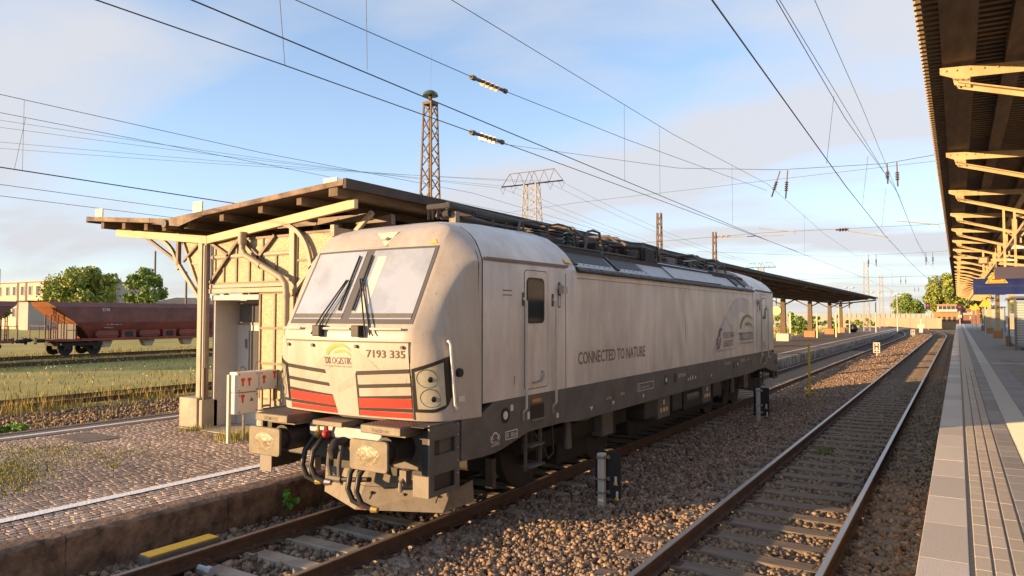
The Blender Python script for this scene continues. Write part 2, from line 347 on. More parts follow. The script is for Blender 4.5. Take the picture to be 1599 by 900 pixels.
warm = [(1.0,0.88,0.76),(0.82,0.64,0.50),(0.75,0.70,0.63),(0.55,0.44,0.36),(0.9,0.72,0.56),(0.62,0.58,0.53),(0.4,0.36,0.32)]
grey = [(0.75,0.74,0.70),(0.55,0.54,0.50),(0.9,0.84,0.74),(0.62,0.52,0.42),(0.45,0.42,0.38)]
dark = [(0.75,0.65,0.50),(0.60,0.52,0.42),(0.85,0.70,0.54),(0.68,0.65,0.50),(0.5,0.45,0.36)]
def no_rail(x, y):
    return all(abs(x-r) > 0.075 for r in (XL-0.7535, XL+0.7535, XR-0.7535, XR+0.7535))
tag(stones('ballast_near_platform', 5200, (-8.15,-5.0), (3.0,9.5), (0.035,0.085), lambda x, y: no_rail(x,y) and not(-7.68<x<-7.25 and 4.4<y<5.35) and (abs(x-XL)>1.2 or abs((y-3.15+0.31)%0.62-0.31)>0.115), lambda x, y: hb(x)-0.012, grey, seed=2), 'grey ballast stones around the locomotive track', 'ballast', kind='stuff')
tag(stones('ballast_between_tracks', 58000, (-5.65,-2.7), (3.5,44), (0.024,0.068), lambda x, y: no_rail(x,y), lambda x, y: hb(x), warm, seed=3), 'warm brown ballast stones lying between the two tracks', 'ballast', kind='stuff')
tag(stones('ballast_in_open_track', 22000, (-2.62,-1.2), (4.0,34), (0.03,0.075), lambda x, y: no_rail(x,y) and (abs((y-3.6+0.315)%0.63-0.315)>0.13 or (x>-1.55 and random.random()<0.25)), lambda x, y: hb(x)-0.03, dark, seed=4), 'dark ballast stones between the rails of the open track', 'ballast', kind='stuff')
tag(stones('ballast_beside_platform', 12000, (-1.1,-0.32), (4.5,36), (0.03,0.075), lambda x, y: True, lambda x, y: hb(x), dark, seed=5), 'dark brown ballast stones beside the paved platform edge', 'ballast', kind='stuff')
# --- rails and sleepers
RP = [(-0.06,-0.166),(0.06,-0.166),(0.06,-0.152),(0.012,-0.135),(0.010,-0.045),(0.034,-0.036),(0.034,-0.006),(0.028,0.0),(-0.028,0.0),(-0.034,-0.006),(-0.034,-0.036),(-0.010,-0.045),(-0.012,-0.135),(-0.06,-0.152)]
tag(stones('ballast_far', 16000, (-5.5,-2.75), (42,120), (0.06,0.13), lambda x, y: True, lambda x, y: hb(x), warm, seed=6), 'warm brown ballast farther along between the tracks', 'ballast', kind='stuff')
def rail(name, x, z, y0, y1, top, parent, org):
    st = [y for y in [y0, 10, 20, 40, 70, 95] if y0 <= y <= y1] + list(np.arange(100, y1+1, 5)); mb = MB(); n = len(RP); vs = []; fs = []
    if st[0] != y0: st = [y0]+st
    for y in st:
        for px, pz in RP: vs.append((x+track_dx(y)+px, y, z+pz))
    for i in range(len(st)-1):
        for k in range(n): fs.append((i*n+k, i*n+(k+1)%n, (i+1)*n+(k+1)%n, (i+1)*n+k))
    fs += [tuple(range(n)), tuple((len(st)-1)*n+k for k in range(n-1,-1,-1))]
    mb.add(vs, fs); o = mb.build(name, 'rail_rust', parent, org)
    o.data.materials.append(M[top])
    for p in o.data.polygons:
        if p.normal.z > 0.5 and p.center.z + org[2] > z-0.02: p.material_index = 1
    return o
def track(name, xc, z, y0, y1, sl_kind, spacing, sl_y0, sl_y1, label, top, fast_to):
    org = (xc, y0, z); root = empty(name, org, label, 'railway track')
    for s in (-1, 1): rail('rail', xc+s*0.7535, z, y0, y1, top, root, org)
    if sl_kind == 'concrete':
        m = MB().prism([(-0.13,-0.36),(0.13,-0.36),(0.105,-0.172),(-0.105,-0.172)], 'x', -1.25, 1.25)
        proto = m.build('sleeper', 'sleeper_concrete', root, bevel=0.012, seg=1)
    else:
        proto = MB().box(-1.3,1.3,-0.125,0.125,-0.33,-0.168).build('sleeper', 'sleeper_wood', root, bevel=0.01, seg=1)
    fpro = []
    for s in (-1, 1):
        fm = MB(); c = s*0.7535
        fm.box(c-0.17,c+0.17,-0.075,0.075,-0.1705,-0.160)
        for t in (-1, 1):
            fm.box(c+t*0.095-0.03,c+t*0.095+0.03,-0.045,0.045,-0.160,-0.138).tube([(c+t*0.1,0,-0.14),(c+t*0.1,0,-0.095)],0.014,6).tube([(c+t*0.1,0,-0.125),(c+t*0.1,0,-0.105)],0.024,6)
        fpro.append(fm.build('rail_fastening', 'rail_rust', proto))
    woodm = None
    y = sl_y0; k = 0
    while y < sl_y1:
        jit = random.uniform(-0.02,0.02) if sl_kind != 'concrete' else 0
        loc = (track_dx(y)+random.uniform(-0.02,0.02), y+jit-y0, random.uniform(-0.006,0.003)-0.001); rot = (random.uniform(-0.01,0.01), random.uniform(-0.004,0.004), random.uniform(-0.012,0.012))
        if k == 0: o = proto; o.location = loc; o.rotation_euler = rot
        else:
            o = inst(proto, root, loc, rot)
            if sl_kind == 'concrete' and y > 23:
                if woodm is None:
                    woodm = proto.data.copy(); woodm.materials.clear(); woodm.materials.append(M['sleeper_tan'])
                o.data = woodm
            if y < fast_to:
                for fp in fpro: inst(fp, o, (0,0,0))
        y += spacing; k += 1
    return root
track('loco_track', XL, 0, 2.6, 260, 'concrete', 0.62, 3.15, 62, 'railway track with concrete sleepers under the white locomotive', 'rail_top_dull', 9.5)
track('open_track', XR, ZR, 3.0, 300, 'wood', 0.63, 3.6, 96, 'empty railway track with weathered wooden sleepers in front of the right platform', 'rail_top', 16)
# cable duct lids between the tracks
for k in range(6):
    o = MB().box(-0.17,0.17,-0.48,0.48,-0.06,0.02).build('cable_duct_lid', 'edge_stone', None, (0,0,0), bevel=0.01); o.location = (-4.02+random.uniform(-.01,.01), 10.7+k, -0.135); o.rotation_euler = (0,0,random.uniform(-.02,.02))
    tag(o, 'brown concrete cable duct lid half buried in ballast, %s behind the nearer marker post' % ['first','second','third','fourth','fifth','sixth'][k], 'duct lid', 'cable duct lids between the tracks')
# --- left (cobbled) platform
PX0, PX1 = -16.05, -8.13
plat_l = MB().add([(PX0,-4,ZPL-0.03),(PX1-0.34,-4,ZPL-0.03),(PX1-0.34,150,ZPL-0.03),(PX0,150,ZPL-0.03)],[(0,1,2,3)]).box(PX0+0.02,PX1-0.34,-4,150,-0.5,ZPL-0.05).build('cobbled_platform', 'cobble_joint')
tag(plat_l, 'old cobbled island platform under the open canopy', 'platform', kind='structure')
y = 2.0; first = None; k = 0
while y < 90:
    L = 2.0 if y < 26 else 4.0
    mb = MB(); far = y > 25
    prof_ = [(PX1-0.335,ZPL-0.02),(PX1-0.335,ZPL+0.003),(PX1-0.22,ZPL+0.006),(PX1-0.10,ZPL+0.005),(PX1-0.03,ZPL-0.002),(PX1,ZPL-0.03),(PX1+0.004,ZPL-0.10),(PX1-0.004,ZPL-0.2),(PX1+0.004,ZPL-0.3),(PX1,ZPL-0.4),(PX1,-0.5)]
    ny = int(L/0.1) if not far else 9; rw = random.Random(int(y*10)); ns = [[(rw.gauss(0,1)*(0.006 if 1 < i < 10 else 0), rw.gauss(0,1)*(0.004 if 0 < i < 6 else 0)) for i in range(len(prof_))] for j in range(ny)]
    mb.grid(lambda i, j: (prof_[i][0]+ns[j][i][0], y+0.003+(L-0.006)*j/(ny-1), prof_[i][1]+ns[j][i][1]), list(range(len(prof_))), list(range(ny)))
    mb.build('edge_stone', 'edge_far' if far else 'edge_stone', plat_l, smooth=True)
    y += L
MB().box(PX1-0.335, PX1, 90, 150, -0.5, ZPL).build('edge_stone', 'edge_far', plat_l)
# setts
def sett_mesh(lst, name, parent):
    # lst: (x,y,sx,sy,dz,tone)
    n = len(lst); a = np.array([l[:5] for l in lst]); t = np.array([l[5] for l in lst])
    base = np.array([(-.5,-.5,0),(.5,-.5,0),(.5,.5,0),(-.5,.5,0),(-.37,-.37,1),(.37,-.37,1),(.37,.37,1),(-.37,.37,1)],float)
    v = np.empty((n,8,3)); jig = rng.uniform(-0.05,0.05,(n,8,2))
    v[:,:,0] = a[:,0,None]+(base[None,:,0]+jig[:,:,0])*a[:,2,None]; v[:,:,1] = a[:,1,None]+(base[None,:,1]+jig[:,:,1])*a[:,3,None]
    v[:,:,2] = ZPL-0.032+base[None,:,2]*(0.032+a[:,4,None])
    fc = np.array([(4,5,6,7),(0,1,5,4),(1,2,6,5),(2,3,7,6),(3,0,4,7)]); f = (fc[None]+(np.arange(n)*8)[:,None,None]).reshape(-1,4)
    me = bpy.data.meshes.new(name); me.from_pydata(v.reshape(-1,3).tolist(), [], f.tolist())
    ca = me.color_attributes.new('tone','FLOAT_COLOR','POINT'); ca.data.foreach_set('color', np.repeat(np.concatenate([t,np.ones((n,1))],1),8,axis=0).reshape(-1).astype(np.float32))
    me.materials.append(M['cobble']); o = bpy.data.objects.new(name, me); COL.objects.link(o); o.parent = parent; return o
tonesc = [(1,0.97,0.94),(0.88,0.79,0.73),(0.95,0.86,0.79),(0.74,0.68,0.65),(1.1,1.02,0.97),(0.82,0.70,0.63)]
setts = []; row = 0; x = PX1-0.40
while x > -15.2:
    y = 2.2 + (0.06 if row % 2 else 0)
    while y < 13.5 + 0*row:
        ly = random.uniform(0.09,0.135)
        hole = (-14.2 < x < -10.3 and y > 9.05+0.0) 
        if not hole:
            tn = random.choice(tonesc); s = random.uniform(0.75,1.12); patch = 0.85+0.25*math.sin(x*1.1+1)*math.sin(y*0.8)
            setts.append((x, y+ly/2, 0.102, ly*0.97, random.uniform(-0.0025,0.0045)+0.003*math.sin(x*3)*math.sin(y*2.1), tuple(c*s*patch for c in tn)))
        y += ly
    x -= 0.106; row += 1
cx, cy = 0, 0
setts.sort(key=lambda s: (s[0]+0)**2 + s[1]**2 if (s[1] > 0.36*(-s[0])+0.6) else 1e6+s[1])
for s in setts[:300]: sett_mesh([s], 'cobble', plat_l)
o = sett_mesh(setts[300:], 'cobbles', plat_l); o['kind'] = 'stuff'
# asphalt strip with its pale edge line on the far side, manhole slab, white line
MB().box(PX0+0.1,-15.25,-4,150,ZPL-0.03,ZPL-0.004).build('asphalt_strip','asphalt',plat_l)
MB().box(PX0-0.12,PX0+0.08,-4,150,-0.45,ZPL+0.01).build('far_kerb','asphalt',plat_l,bevel=0.015)
MB().box(-14.9,-13.7,7.0,7.7,ZPL-0.01,ZPL+0.012).build('manhole_slab','asphalt',plat_l)
lm = MB(); yy = 2.2; pts = []
while yy < 150:
    pts.append((yy, random.uniform(-0.007,0.007), random.uniform(-0.007,0.007))); yy += 0.12 if yy < 14 else 2.0
lm.add([p for (y_,a,b_) in pts for p in ((-9.395+a,y_,ZPL+0.0115),(-9.215+b_,y_,ZPL+0.0115))], [(2*i,2*i+1,2*i+3,2*i+2) for i in range(len(pts)-1)])
lm.build('platform_line','paint_white',plat_l)
# plain paving farther along, under the canopy
MB().box(-15.2,PX1-0.36,13.5,150,ZPL-0.03,ZPL+0.003).build('paving','asphalt',plat_l)
MB().box(-15.62,-15.5,-4,150,ZPL-0.004,ZPL+0.002).build('platform_line','paint_white',plat_l)
# --- right platform (paved with slabs)
plat_r = MB().box(-0.235,9.0,-6,170,-0.5,ZPR-0.009).build('paved_platform','joint_sand')
tag(plat_r, 'modern slab paved platform under the right canopy', 'platform', kind='structure')
def tone_obj(o, t):
    me = o.data; ca = me.color_attributes.new('tone','FLOAT_COLOR','POINT'); ca.data.foreach_set('color', np.tile(np.array([*t,1.0],np.float32), len(me.vertices)))
def slab_field(name, x0, x1, y0, y1, L, material, zt, gap=0.006, dark=1.0, var=0.13, bev=0.004):
    proto = []
    for t in range(4):
        m = MB().box(-(x1-x0)/2+gap/2,(x1-x0)/2-gap/2,-L/2+gap/2,L/2-gap/2,-0.03,0); o = m.build(name, material, plat_r, bevel=bev, seg=1); s = dark*(1+random.uniform(-var,var)); tone_obj(o,(s,s*random.uniform(.97,1),s*random.uniform(.94,1))); proto.append([o,False])
    y = y0; n = 0
    while y < y1-1e-6:
        pr = random.choice(proto); loc = ((x0+x1)/2, y+L/2, zt+random.uniform(-0.0012,0.0012))
        if not pr[1]: pr[0].location = loc; pr[1] = True
        else: inst(pr[0], plat_r, loc)
        y += L; n += 1
    for o, used in proto:
        if not used: bpy.data.objects.remove(o)
    return n
slab_field('edge_slab', -0.27, 0.035, 1.79, 51.79, 1.0, 'slab_light', ZPR)
for i in range(3): slab_field('ribbed_paver', 0.062+0.111*i, 0.062+0.111*(i+1)-0.010, 3.0, 27, 0.30, 'slab_warm', ZPR, 0.006)
slab_field('paver', 0.398, 0.595, 4.0, 34, 0.40, 'slab_dark', ZPR, 0.005)
slab_field('tactile_slab', 0.60, 0.90, 6.0, 48, 0.30, 'slab_white', ZPR+0.002, 0.004)
for i in range(5): slab_field('paver', 0.905+0.4*i, 0.905+0.4*(i+1), 9.0+i, 33, 0.60, 'slab_dark' if i%2==0 or i > 2 else 'slab_brown', ZPR, 0.006)
# farther slabs merge into strips
def strip(nm, x0, x1, y0, y1, material, zt=ZPR):
    o = MB().box(x0,x1,y0,y1,zt-0.03,zt).build(nm, material, plat_r); tone_obj(o,(1,0.98,0.96)); return o
strip('edge_strip',-0.27,0.035,51.8,165,'slab_light'); strip('ribbed_strip',0.062,0.395,27,165,'slab_warm'); strip('paved_strip',0.398,0.595,34,165,'slab_dark')
strip('tactile_strip',0.60,0.90,48,165,'slab_white',ZPR+0.002); strip('paving',0.905,9,33.005,165,'slab_dark'); strip('paving',2.91,9,-5,33,'slab_dark')
strip('cross_line',0.96,4.0,30.3,30.6,'slab_white',ZPR+0.004)
# ribs on the tactile strip
rb = MB()
yy = 6.0
while yy < 30: rb.box(0.61,0.89,yy,yy+0.018,ZPR+0.0022,ZPR+0.0075); yy += 0.05
o = rb.build('tactile_ribs','slab_white',plat_r); tone_obj(o,(1,.99,.97)); o['kind'] = 'stuff'
# ================================================================ locomotive (local coordinates: x across, y from front buffer face, z over rail)
LO = (XL, Y0, 0.0); LEN = 18.98
loco = empty('electric_locomotive', LO, 'large white electric locomotive with red striped nose standing at the platform', 'locomotive')
def yc(z): return lerp(z, [(1.25,0.54),(1.38,0.53),(2.0,0.44),(2.29,0.42),(2.40,0.425),(2.46,0.45),(2.52,0.48),(3.46,0.98),(3.58,1.065),(3.70,1.195),(3.775,1.32),(3.83,1.46),(3.86,1.60)])
def kx(z): return lerp(z, [(3.4,0.065),(3.75,0.04),(3.86,0.0)])
def side_w(z): return lerp(z, [(3.28,1.5),(3.32,1.487),(3.43,1.425),(3.55,1.325),(3.67,1.18),(3.775,0.98),(3.83,0.72),(3.86,0.36)])
def seam_y(z): return lerp(z, [(3.3,1.32),(3.43,1.36),(3.55,1.42),(3.67,1.49),(3.775,1.57),(3.86,1.60)])
def crs(z): return lerp(z, [(1.25,0.95),(2.2,0.90),(2.43,0.71),(2.52,0.745),(2.63,0.79),(2.78,0.86),(2.94,0.94),(3.08,1.03),(3.21,1.14),(3.27,1.22),(3.3,1.32)])
def crx(z): return lerp(z, [(1.25,1.425),(2.15,1.415),(2.30,1.365),(2.43,1.31),(2.52,1.295),(2.63,1.29),(2.78,1.30),(2.94,1.32),(3.08,1.35),(3.21,1.39),(3.27,1.45),(3.3,1.495)]) if z < 3.3 else side_w(z)
XE = 1.06
def mask_pt(s, z):
    sg = -1 if s < 0 else 1; a = abs(s)
    xe = min(XE, side_w(z)-0.06)
    if a <= 1.0: x = xe*a; y = yc(z)+kx(z)*x*x
    else:
        p0 = (xe, yc(z)+kx(z)*xe*xe); p2 = (crx(z), crs(z) if z < 3.3 else seam_y(z))
        if a <= 1.8:
            t = (a-1)/0.8
            k = lerp(z, [(2.2,0.0),(2.46,0.7),(3.0,0.75),(3.3,0.75),(3.82,0.5)])
            c0 = (p2[0]-0.01, p0[1]+0.09); c1 = ((p0[0]+p2[0])/2+0.03, (p0[1]+p2[1])/2-0.015)
            p1 = (c0[0]*(1-k)+c1[0]*k, min(c0[1]*(1-k)+c1[1]*k, p2[1]))
            x = (1-t)**2*p0[0]+2*t*(1-t)*p1[0]+t*t*p2[0]; y = (1-t)**2*p0[1]+2*t*(1-t)*p1[1]+t*t*p2[1]
        else:
            t = (a-1.8)/0.2; x = p2[0]+((1.5 if z < 3.3 else side_w(z))-p2[0])*t**0.85; y = p2[1]+((1.32 if z < 3.3 else seam_y(z))-p2[1])*t
    return Vector((sg*x, y, z))
def mask_n(s, z):
    e = 0.004; a = mask_pt(s+e,z)-mask_pt(s-e,z); b_ = mask_pt(s,z+e)-mask_pt(s,z-e); n = a.cross(b_)
    return n.normalized() if n.length > 0 else Vector((0,-1,0))
def on_mask(off): return lambda s, z: tuple(mask_pt(s,z)+mask_n(s,z)*off)
def fx(x): return x/XE            # lateral metres on the flat of the nose to s
sv = sorted(set([round(-v,4) for v in list(np.linspace(0,1,9))+list(np.linspace(1,1.8,11))+[1.86,1.92,2.0]]+[round(v,4) for v in list(np.linspace(0,1,9))+list(np.linspace(1,1.8,11))+[1.86,1.92,2.0]]))
zv = [1.37,1.42,1.6,1.8,2.0,2.15,2.25,2.33,2.40,2.44,2.48,2.52,2.6,2.7,2.8,2.9,3.0,3.1,3.2,3.27,3.32,3.38,3.43,3.49,3.55,3.61,3.67,3.72,3.775,3.80,3.83,3.85,3.86]
def end_mirror(o, name=None):
    c = o.copy(); COL.objects.link(c); c.parent = o.parent; c.rotation_euler = (0,0,math.pi); c.location = (0,LEN,0); return c
m = MB(); m.grid(lambda s, z: tuple(mask_pt(s,z)), sv, zv)
m.add([tuple(mask_pt(s,1.37)) for s in sv]+[(-1.4,1.3,1.37),(1.4,1.3,1.37)], [tuple(range(len(sv)))+(len(sv)+1,len(sv))])
nose = m.build('cab_nose','loco_mask',loco,smooth=1.1); end_mirror(nose)
# body shell cross-section; roof height follows y
def zr(y): y = min(y, LEN-y); return lerp(y, [(1.32,3.80),(1.6,3.862),(1.9,3.92),(2.4,3.965),(3.6,3.985)])
def cab_sec(y, t):
    h = zr(y); d = h-3.862; P = [(1.5,1.525),(1.5,2.2),(1.5,3.28),(1.487,3.32),(1.425,3.43),(1.325,3.55),(1.18,3.67+d*0.15),(0.98,3.775+d*0.4),(0.72,3.83+d*0.7),(0.36,3.86+d*0.95),(0,h)]
    P = P + [(-x,z) for x, z in P[-2::-1]]; x, z = P[t]; return (x, y, z)
def cab_pt(t, v):
    ys_ = seam_y(cab_sec(1.6, t)[2])+0.022; return cab_sec(ys_+(3.9-ys_)*v, t)
m = MB(); m.grid(cab_pt, list(range(21)), [0,0.06,0.14,0.22,0.34,0.5,0.68,0.86,1.0]); 
m.add([cab_sec(3.9,t) for t in range(21)], [tuple(range(21))])
cabs = m.build('cab_body','loco_white',loco,smooth=1.1); end_mirror(cabs)
m = MB(); m.grid(lambda t, y: (cab_pt(t,0)[0]*0.988, cab_pt(t,0)[1]+y, 2.4+(cab_pt(t,0)[2]-2.4)*0.99), list(range(21)), [-0.07,0.06]); end_mirror(m.build('body_joint','loco_black',loco))
# dark joint seam edge
# middle body: side walls of slightly wavy film-covered sheet, roof tub
def side_fn(sgn):
    def f(y, z):
        w = 0.004*math.sin(y*2.1+z*1.2)*math.sin(z*2.3+y*0.3) + 0.003*math.sin(y*5.1+z*3)
        for ys_ in (9.05, 12.75):
            d = y-ys_; w += 0.010*math.exp(-(d/0.05)**2) + 0.006*math.exp(-(d/0.5)**2)*math.sin(z*5+d*9)
        return (sgn*(1.492+w), y, z)
    return f
for s in (1,-1):
    m = MB(); m.grid(side_fn(s), list(np.linspace(3.9,15.08,150)), list(np.linspace(1.525,3.30,14))); m.build('side_wall','loco_white',loco,smooth=True)
MB().box(-1.2,1.2,3.9,15.08,3.28,3.69).build('roof_deck','roof_felt',loco)
# door strip join: vertical panel edge at y 3.53
for yq in (3.53,):
    for s in (1,-1): end_mirror(MB().box(s*1.497,s*1.503,yq,yq+0.012,1.53,3.24).build('panel_gap','text_brown',loco))
# sill (grey frame band)
def sill_lo(y):
    y = min(y, LEN-y); return lerp(y, [(0.9,0.87),(1.7,0.88),(2.45,1.03),(3.4,1.03),(4.0,0.99)])
ysl = [1.0,1.325,1.6,1.8,2.0,2.2,2.45,3.0,3.4,4.0,6,8,9.49]; ysl = ysl+[LEN-y for y in ysl[-2::-1]]
for s in (1,-1):
    m = MB(); n = len(ysl); vs = []
    top = lambda y: 1.40 if min(y,LEN-y) < 1.33 else 1.522
    for y in ysl:
        xw = 1.497 if 1.32 <= y <= LEN-1.32 else 1.43
        vs += [(s*xw,y,sill_lo(y)),(s*xw,y,top(y)),(s*1.30,y,sill_lo(y)+0.01),(s*1.30,y,top(y))]
    for i in range(n-1):
        a = 4*i; c = a+4; m.f += [(a,a+1,c+1,c),(a,c,c+2,a+2),(a+1,a+3,c+3,c+1),(a+2,c+2,c+3,a+3)]
    m.v = vs; m.f += [(0,2,3,1),(4*n-4,4*n-3,4*n-1,4*n-2)]
    m.build('sill','sill_grey',loco)
MB().box(-1.31,1.31,1.2,LEN-1.2,1.05,1.5).build('underframe','bogie_dark',loco)
# gutter over the cab side and roof-side panels
for s in (1,-1):
    end_mirror(MB().bar((s*1.505,1.37,3.325),(s*1.505,3.6,3.345),0.03,0.035).build('rain_gutter','text_taupe',loco))
def rs(s, y, t, off=0.0):   # point on sloped roof side, t 0 bottom..1 top
    return (s*(1.47-0.40*t+off*0.8), y, 3.335+0.36*t+off*0.75)
def roof_side(s, y0, y1, name, material, t0=0.0, t1=1.0, off=0.02, th=0.03, par=loco, bev=0):
    m = MB(); c = [rs(s,y0,t0,off),rs(s,y1,t0,off),rs(s,y1,t1,off),rs(s,y0,t1,off),rs(s,y0,t0,off-th),rs(s,y1,t0,off-th),rs(s,y1,t1,off-th),rs(s,y0,t1,off-th)]
    m.add(c,[(0,1,2,3),(4,7,6,5),(0,4,5,1),(1,5,6,2),(2,6,7,3),(3,7,4,0)]); return m.build(name, material, par, bevel=bev, seg=1)
for s in (1,-1):
    for (y0,y1,kind) in ((3.92,5.55,'g'),(5.58,7.05,'g'),(7.08,8.42,'p'),(8.45,12.0,'p'),(12.03,13.45,'p'),(13.48,14.28,'g'),(14.3,15.08,'g')):
        off = 0.045 if (y0,y1) == (8.45,12.0) else 0.02
        pn = roof_side(s,y0,y1,'roof_side_panel','roof_panel_grey',0.05,1.0,off,0.04,bev=0.006)
        if kind == 'g':
            roof_side(s,y0+0.13,y1-0.10,'grille','grille_dark',0.27,0.83,off+0.006,0.01,par=pn)
            roof_side(s,y0-0.02,y0+0.09,'grille_frame','grille_dark',0.1,0.96,off+0.03,0.05,par=pn)
            bl = MB()
            for k in range(int((y1-y0)/0.2)):
                for t in (0.9,0.17): bl.ball(rs(s,y0+0.18+k*0.2,t,off+0.004),0.009,5,4)
            bl.build('rivet','dark_metal',pn)['kind'] = 'stuff'
    y = 3.95
    while y < 14.9:
        roof_side(s,y,min(y+0.4,15.06),'drain_clip','grille_dark',-0.16,0.03,0.025,0.03); y += 0.43
    MB().bar((s*1.515,3.9,3.30),(s*1.515,15.08,3.30),0.05,0.045).build('roof_rail','loco_black',loco)
# white corner triangle of the cab roof towards the panels plus warning sign
for s in (1,-1):
    wm = MB().add([rs(s,3.60,0.10,0.045),rs(s,3.84,0.10,0.045),rs(s,3.60,0.62,0.045)],[(0,1,2)]); end_mirror(wm.build('warning_triangle','yellow_label',loco))
# ---- nose details
def patch(name, material, s0, s1, lo, hi, ns=8, nz=4, off=0.005, parent=nose, smooth=True):
    lo_ = lo if callable(lo) else (lambda s: lo); hi_ = hi if callable(hi) else (lambda s: hi); f = on_mask(off)
    m = MB(); m.grid(lambda s, t: f(s, lo_(s)+(hi_(s)-lo_(s))*t), list(np.linspace(s0,s1,ns)), list(np.linspace(0,1,nz))); return m.build(name, material, parent, smooth=smooth)
patch('windscreen_frame','ws_frame',fx(-1.05),fx(1.05),2.505,3.475,14,6,0.006)
for s in (-1,1):
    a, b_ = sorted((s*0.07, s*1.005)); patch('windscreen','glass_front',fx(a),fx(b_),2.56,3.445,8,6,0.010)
    patch('windscreen_shade','beam_grey',fx(a),fx(b_),2.575,2.63,8,2,0.0115)
    patch('reflection_streak','concrete_white',fx(s*0.16)if s>0 else fx(-0.30),fx(0.30) if s>0 else fx(-0.16),2.64,3.36,3,4,0.0115) if s>0 else None  # pale strip painted as a reflection streak on one pane
patch('front_panel','loco_mask',fx(-1.035),fx(1.035),1.385,2.285,12,6,0.012)
for a,b_,c,d in ((-1.045,1.045,2.283,2.300),(-1.05,-1.035,1.385,2.30),(1.035,1.05,1.385,2.30)): patch('panel_gap','text_brown',fx(a),fx(b_),c,d,10 if b_-a>1 else 2,2,0.0135)
# wide pale arcs (film decal) and striped grille
am = MB(); add_band(am, [((-0.75+1.62*t, 1.72+0.50*math.sin(math.pi*t)), (-0.62+1.36*t, 1.66+0.36*math.sin(math.pi*t))) for t in np.linspace(0.02,0.98,30)], lambda x,z: on_mask(0.0140)(fx(x),z))
add_band(am, [((-0.10+1.15*t, 1.60+0.34*math.sin(math.pi*(0.12+0.62*t))), (-0.08+1.10*t, 1.56+0.26*math.sin(math.pi*(0.12+0.62*t)))) for t in np.linspace(0.0,0.95,26)], lambda x,z: on_mask(0.0142)(fx(x),z))
am.build('pale_arc_decal','decal_pink',nose)
def inner(z): return lerp(z, [(1.36,0.115),(1.92,0.285)])
def stripe(nm, material, z0, z1, off, dz=0.055):
    for s in (-1,1):
        f = on_mask(off); m = MB()
        def P(u, t):
            zz0 = z0 - dz*(1-u); zz1 = z1 - dz*(1-u); z = zz0+(zz1-zz0)*t; xi = inner(z) if s < 0 else 0.255; xo = 1.03
            return f(s*fx(xi+(xo-xi)*u), z)
        m.grid(P, list(np.linspace(0,1,8)), [0,1]); m.build(nm, material, nose)
for z0,z1 in ((1.935,1.985),(1.775,1.82),(1.635,1.675),(1.47,1.515)): stripe('grille_slot','loco_black',z0,z1,0.0165,0.05 if z0>1.6 else 0.015)
stripe('red_stripe','red_stripe',1.52,1.632,0.0175,0.03); stripe('red_stripe','red_stripe',1.40,1.465,0.0175,0.008)
m = MB(); m.add([on_mask(0.0168)(fx(x),z) for x,z in ((0.235,1.39),(0.262,1.39),(0.262,1.94),(0.235,1.90))],[(0,1,2,3)]); m.build('grille_slot','loco_black',nose)
t_ = MB(); put_text(t_,'7193 335',lambda a,b_: on_mask(0.0185)(fx(0.43+a),2.105+b_),w=0.56,h=0.095,offset=0.012); t_.build('number_lettering','text_brown',nose)
t_ = MB(); put_text(t_,'TX',lambda a,b_: on_mask(0.0185)(fx(-0.275+a),2.01+b_),w=0.095,h=0.085,offset=0.03); put_text(t_,'LOGISTIK',lambda a,b_: on_mask(0.0185)(fx(-0.18+a),2.01+b_),w=0.37,h=0.085)
put_text(t_,'A COMPANY OF MERCITALIA GROUP',lambda a,b_: on_mask(0.0185)(fx(-0.27+a),1.975+b_),w=0.46,h=0.018); t_.build('operator_lettering','text_brown',nose)
lg = MB(); add_band(lg, arc_band(0.0,2.10,0.235,0.165,0.055,R(172),R(25)), lambda x,z: on_mask(0.0185)(fx(x-0.02),z)); add_band(lg, arc_band(0.02,2.10,0.165,0.09,0.035,R(140),R(2)), lambda x,z: on_mask(0.0186)(fx(x),z)); lg.build('operator_logo','logo_green',nose)
for x in (-0.98,-0.48,0.28,0.96):
    f = on_mask(0.02); c = f(fx(x),2.235); MB().disc(c,(0,-1,0),0.022,0.02,8).build('panel_lock','text_brown',nose)
# headlights
for s in (-1,1):
    hl = lambda a: lerp(abs(a),[(1.0,1.985),(1.62,2.13)]); lo = lambda a: lerp(abs(a),[(1.0,1.475),(1.3,1.475),(1.55,1.53),(1.66,1.66)])
    a, b_ = sorted((s*1.0,s*1.66)); patch('headlight_bezel','loco_black',a,b_,lo,hl,9,5,0.008)
    a, b_ = sorted((s*1.05,s*1.52)); hp = patch('headlight','glass_lamp',a,b_,lambda q: lo(q)+0.04,lambda q: hl(q)-0.045,8,5,0.014)
    for sc_, zc in ((1.23,1.875),(1.26,1.645)):
        f = on_mask(0.018); m = MB(); ring = [f(s*(sc_+0.165*math.cos(t)),zc+0.112*math.sin(t)) for t in np.linspace(0,2*math.pi,17)[:-1]]; f2 = on_mask(-0.02); c = f2(s*sc_,zc)
        m.add(ring+[c],[(i,(i+1)%16,16) for i in range(16)]); m.build('reflector','lamp_reflector',hp,smooth=True); MB().ball(on_mask(-0.006)(s*(sc_+0.03),zc-0.01),0.045,10,8,(1,0.6,1)).build('lamp_lens','glass_dark',hp,smooth=True)
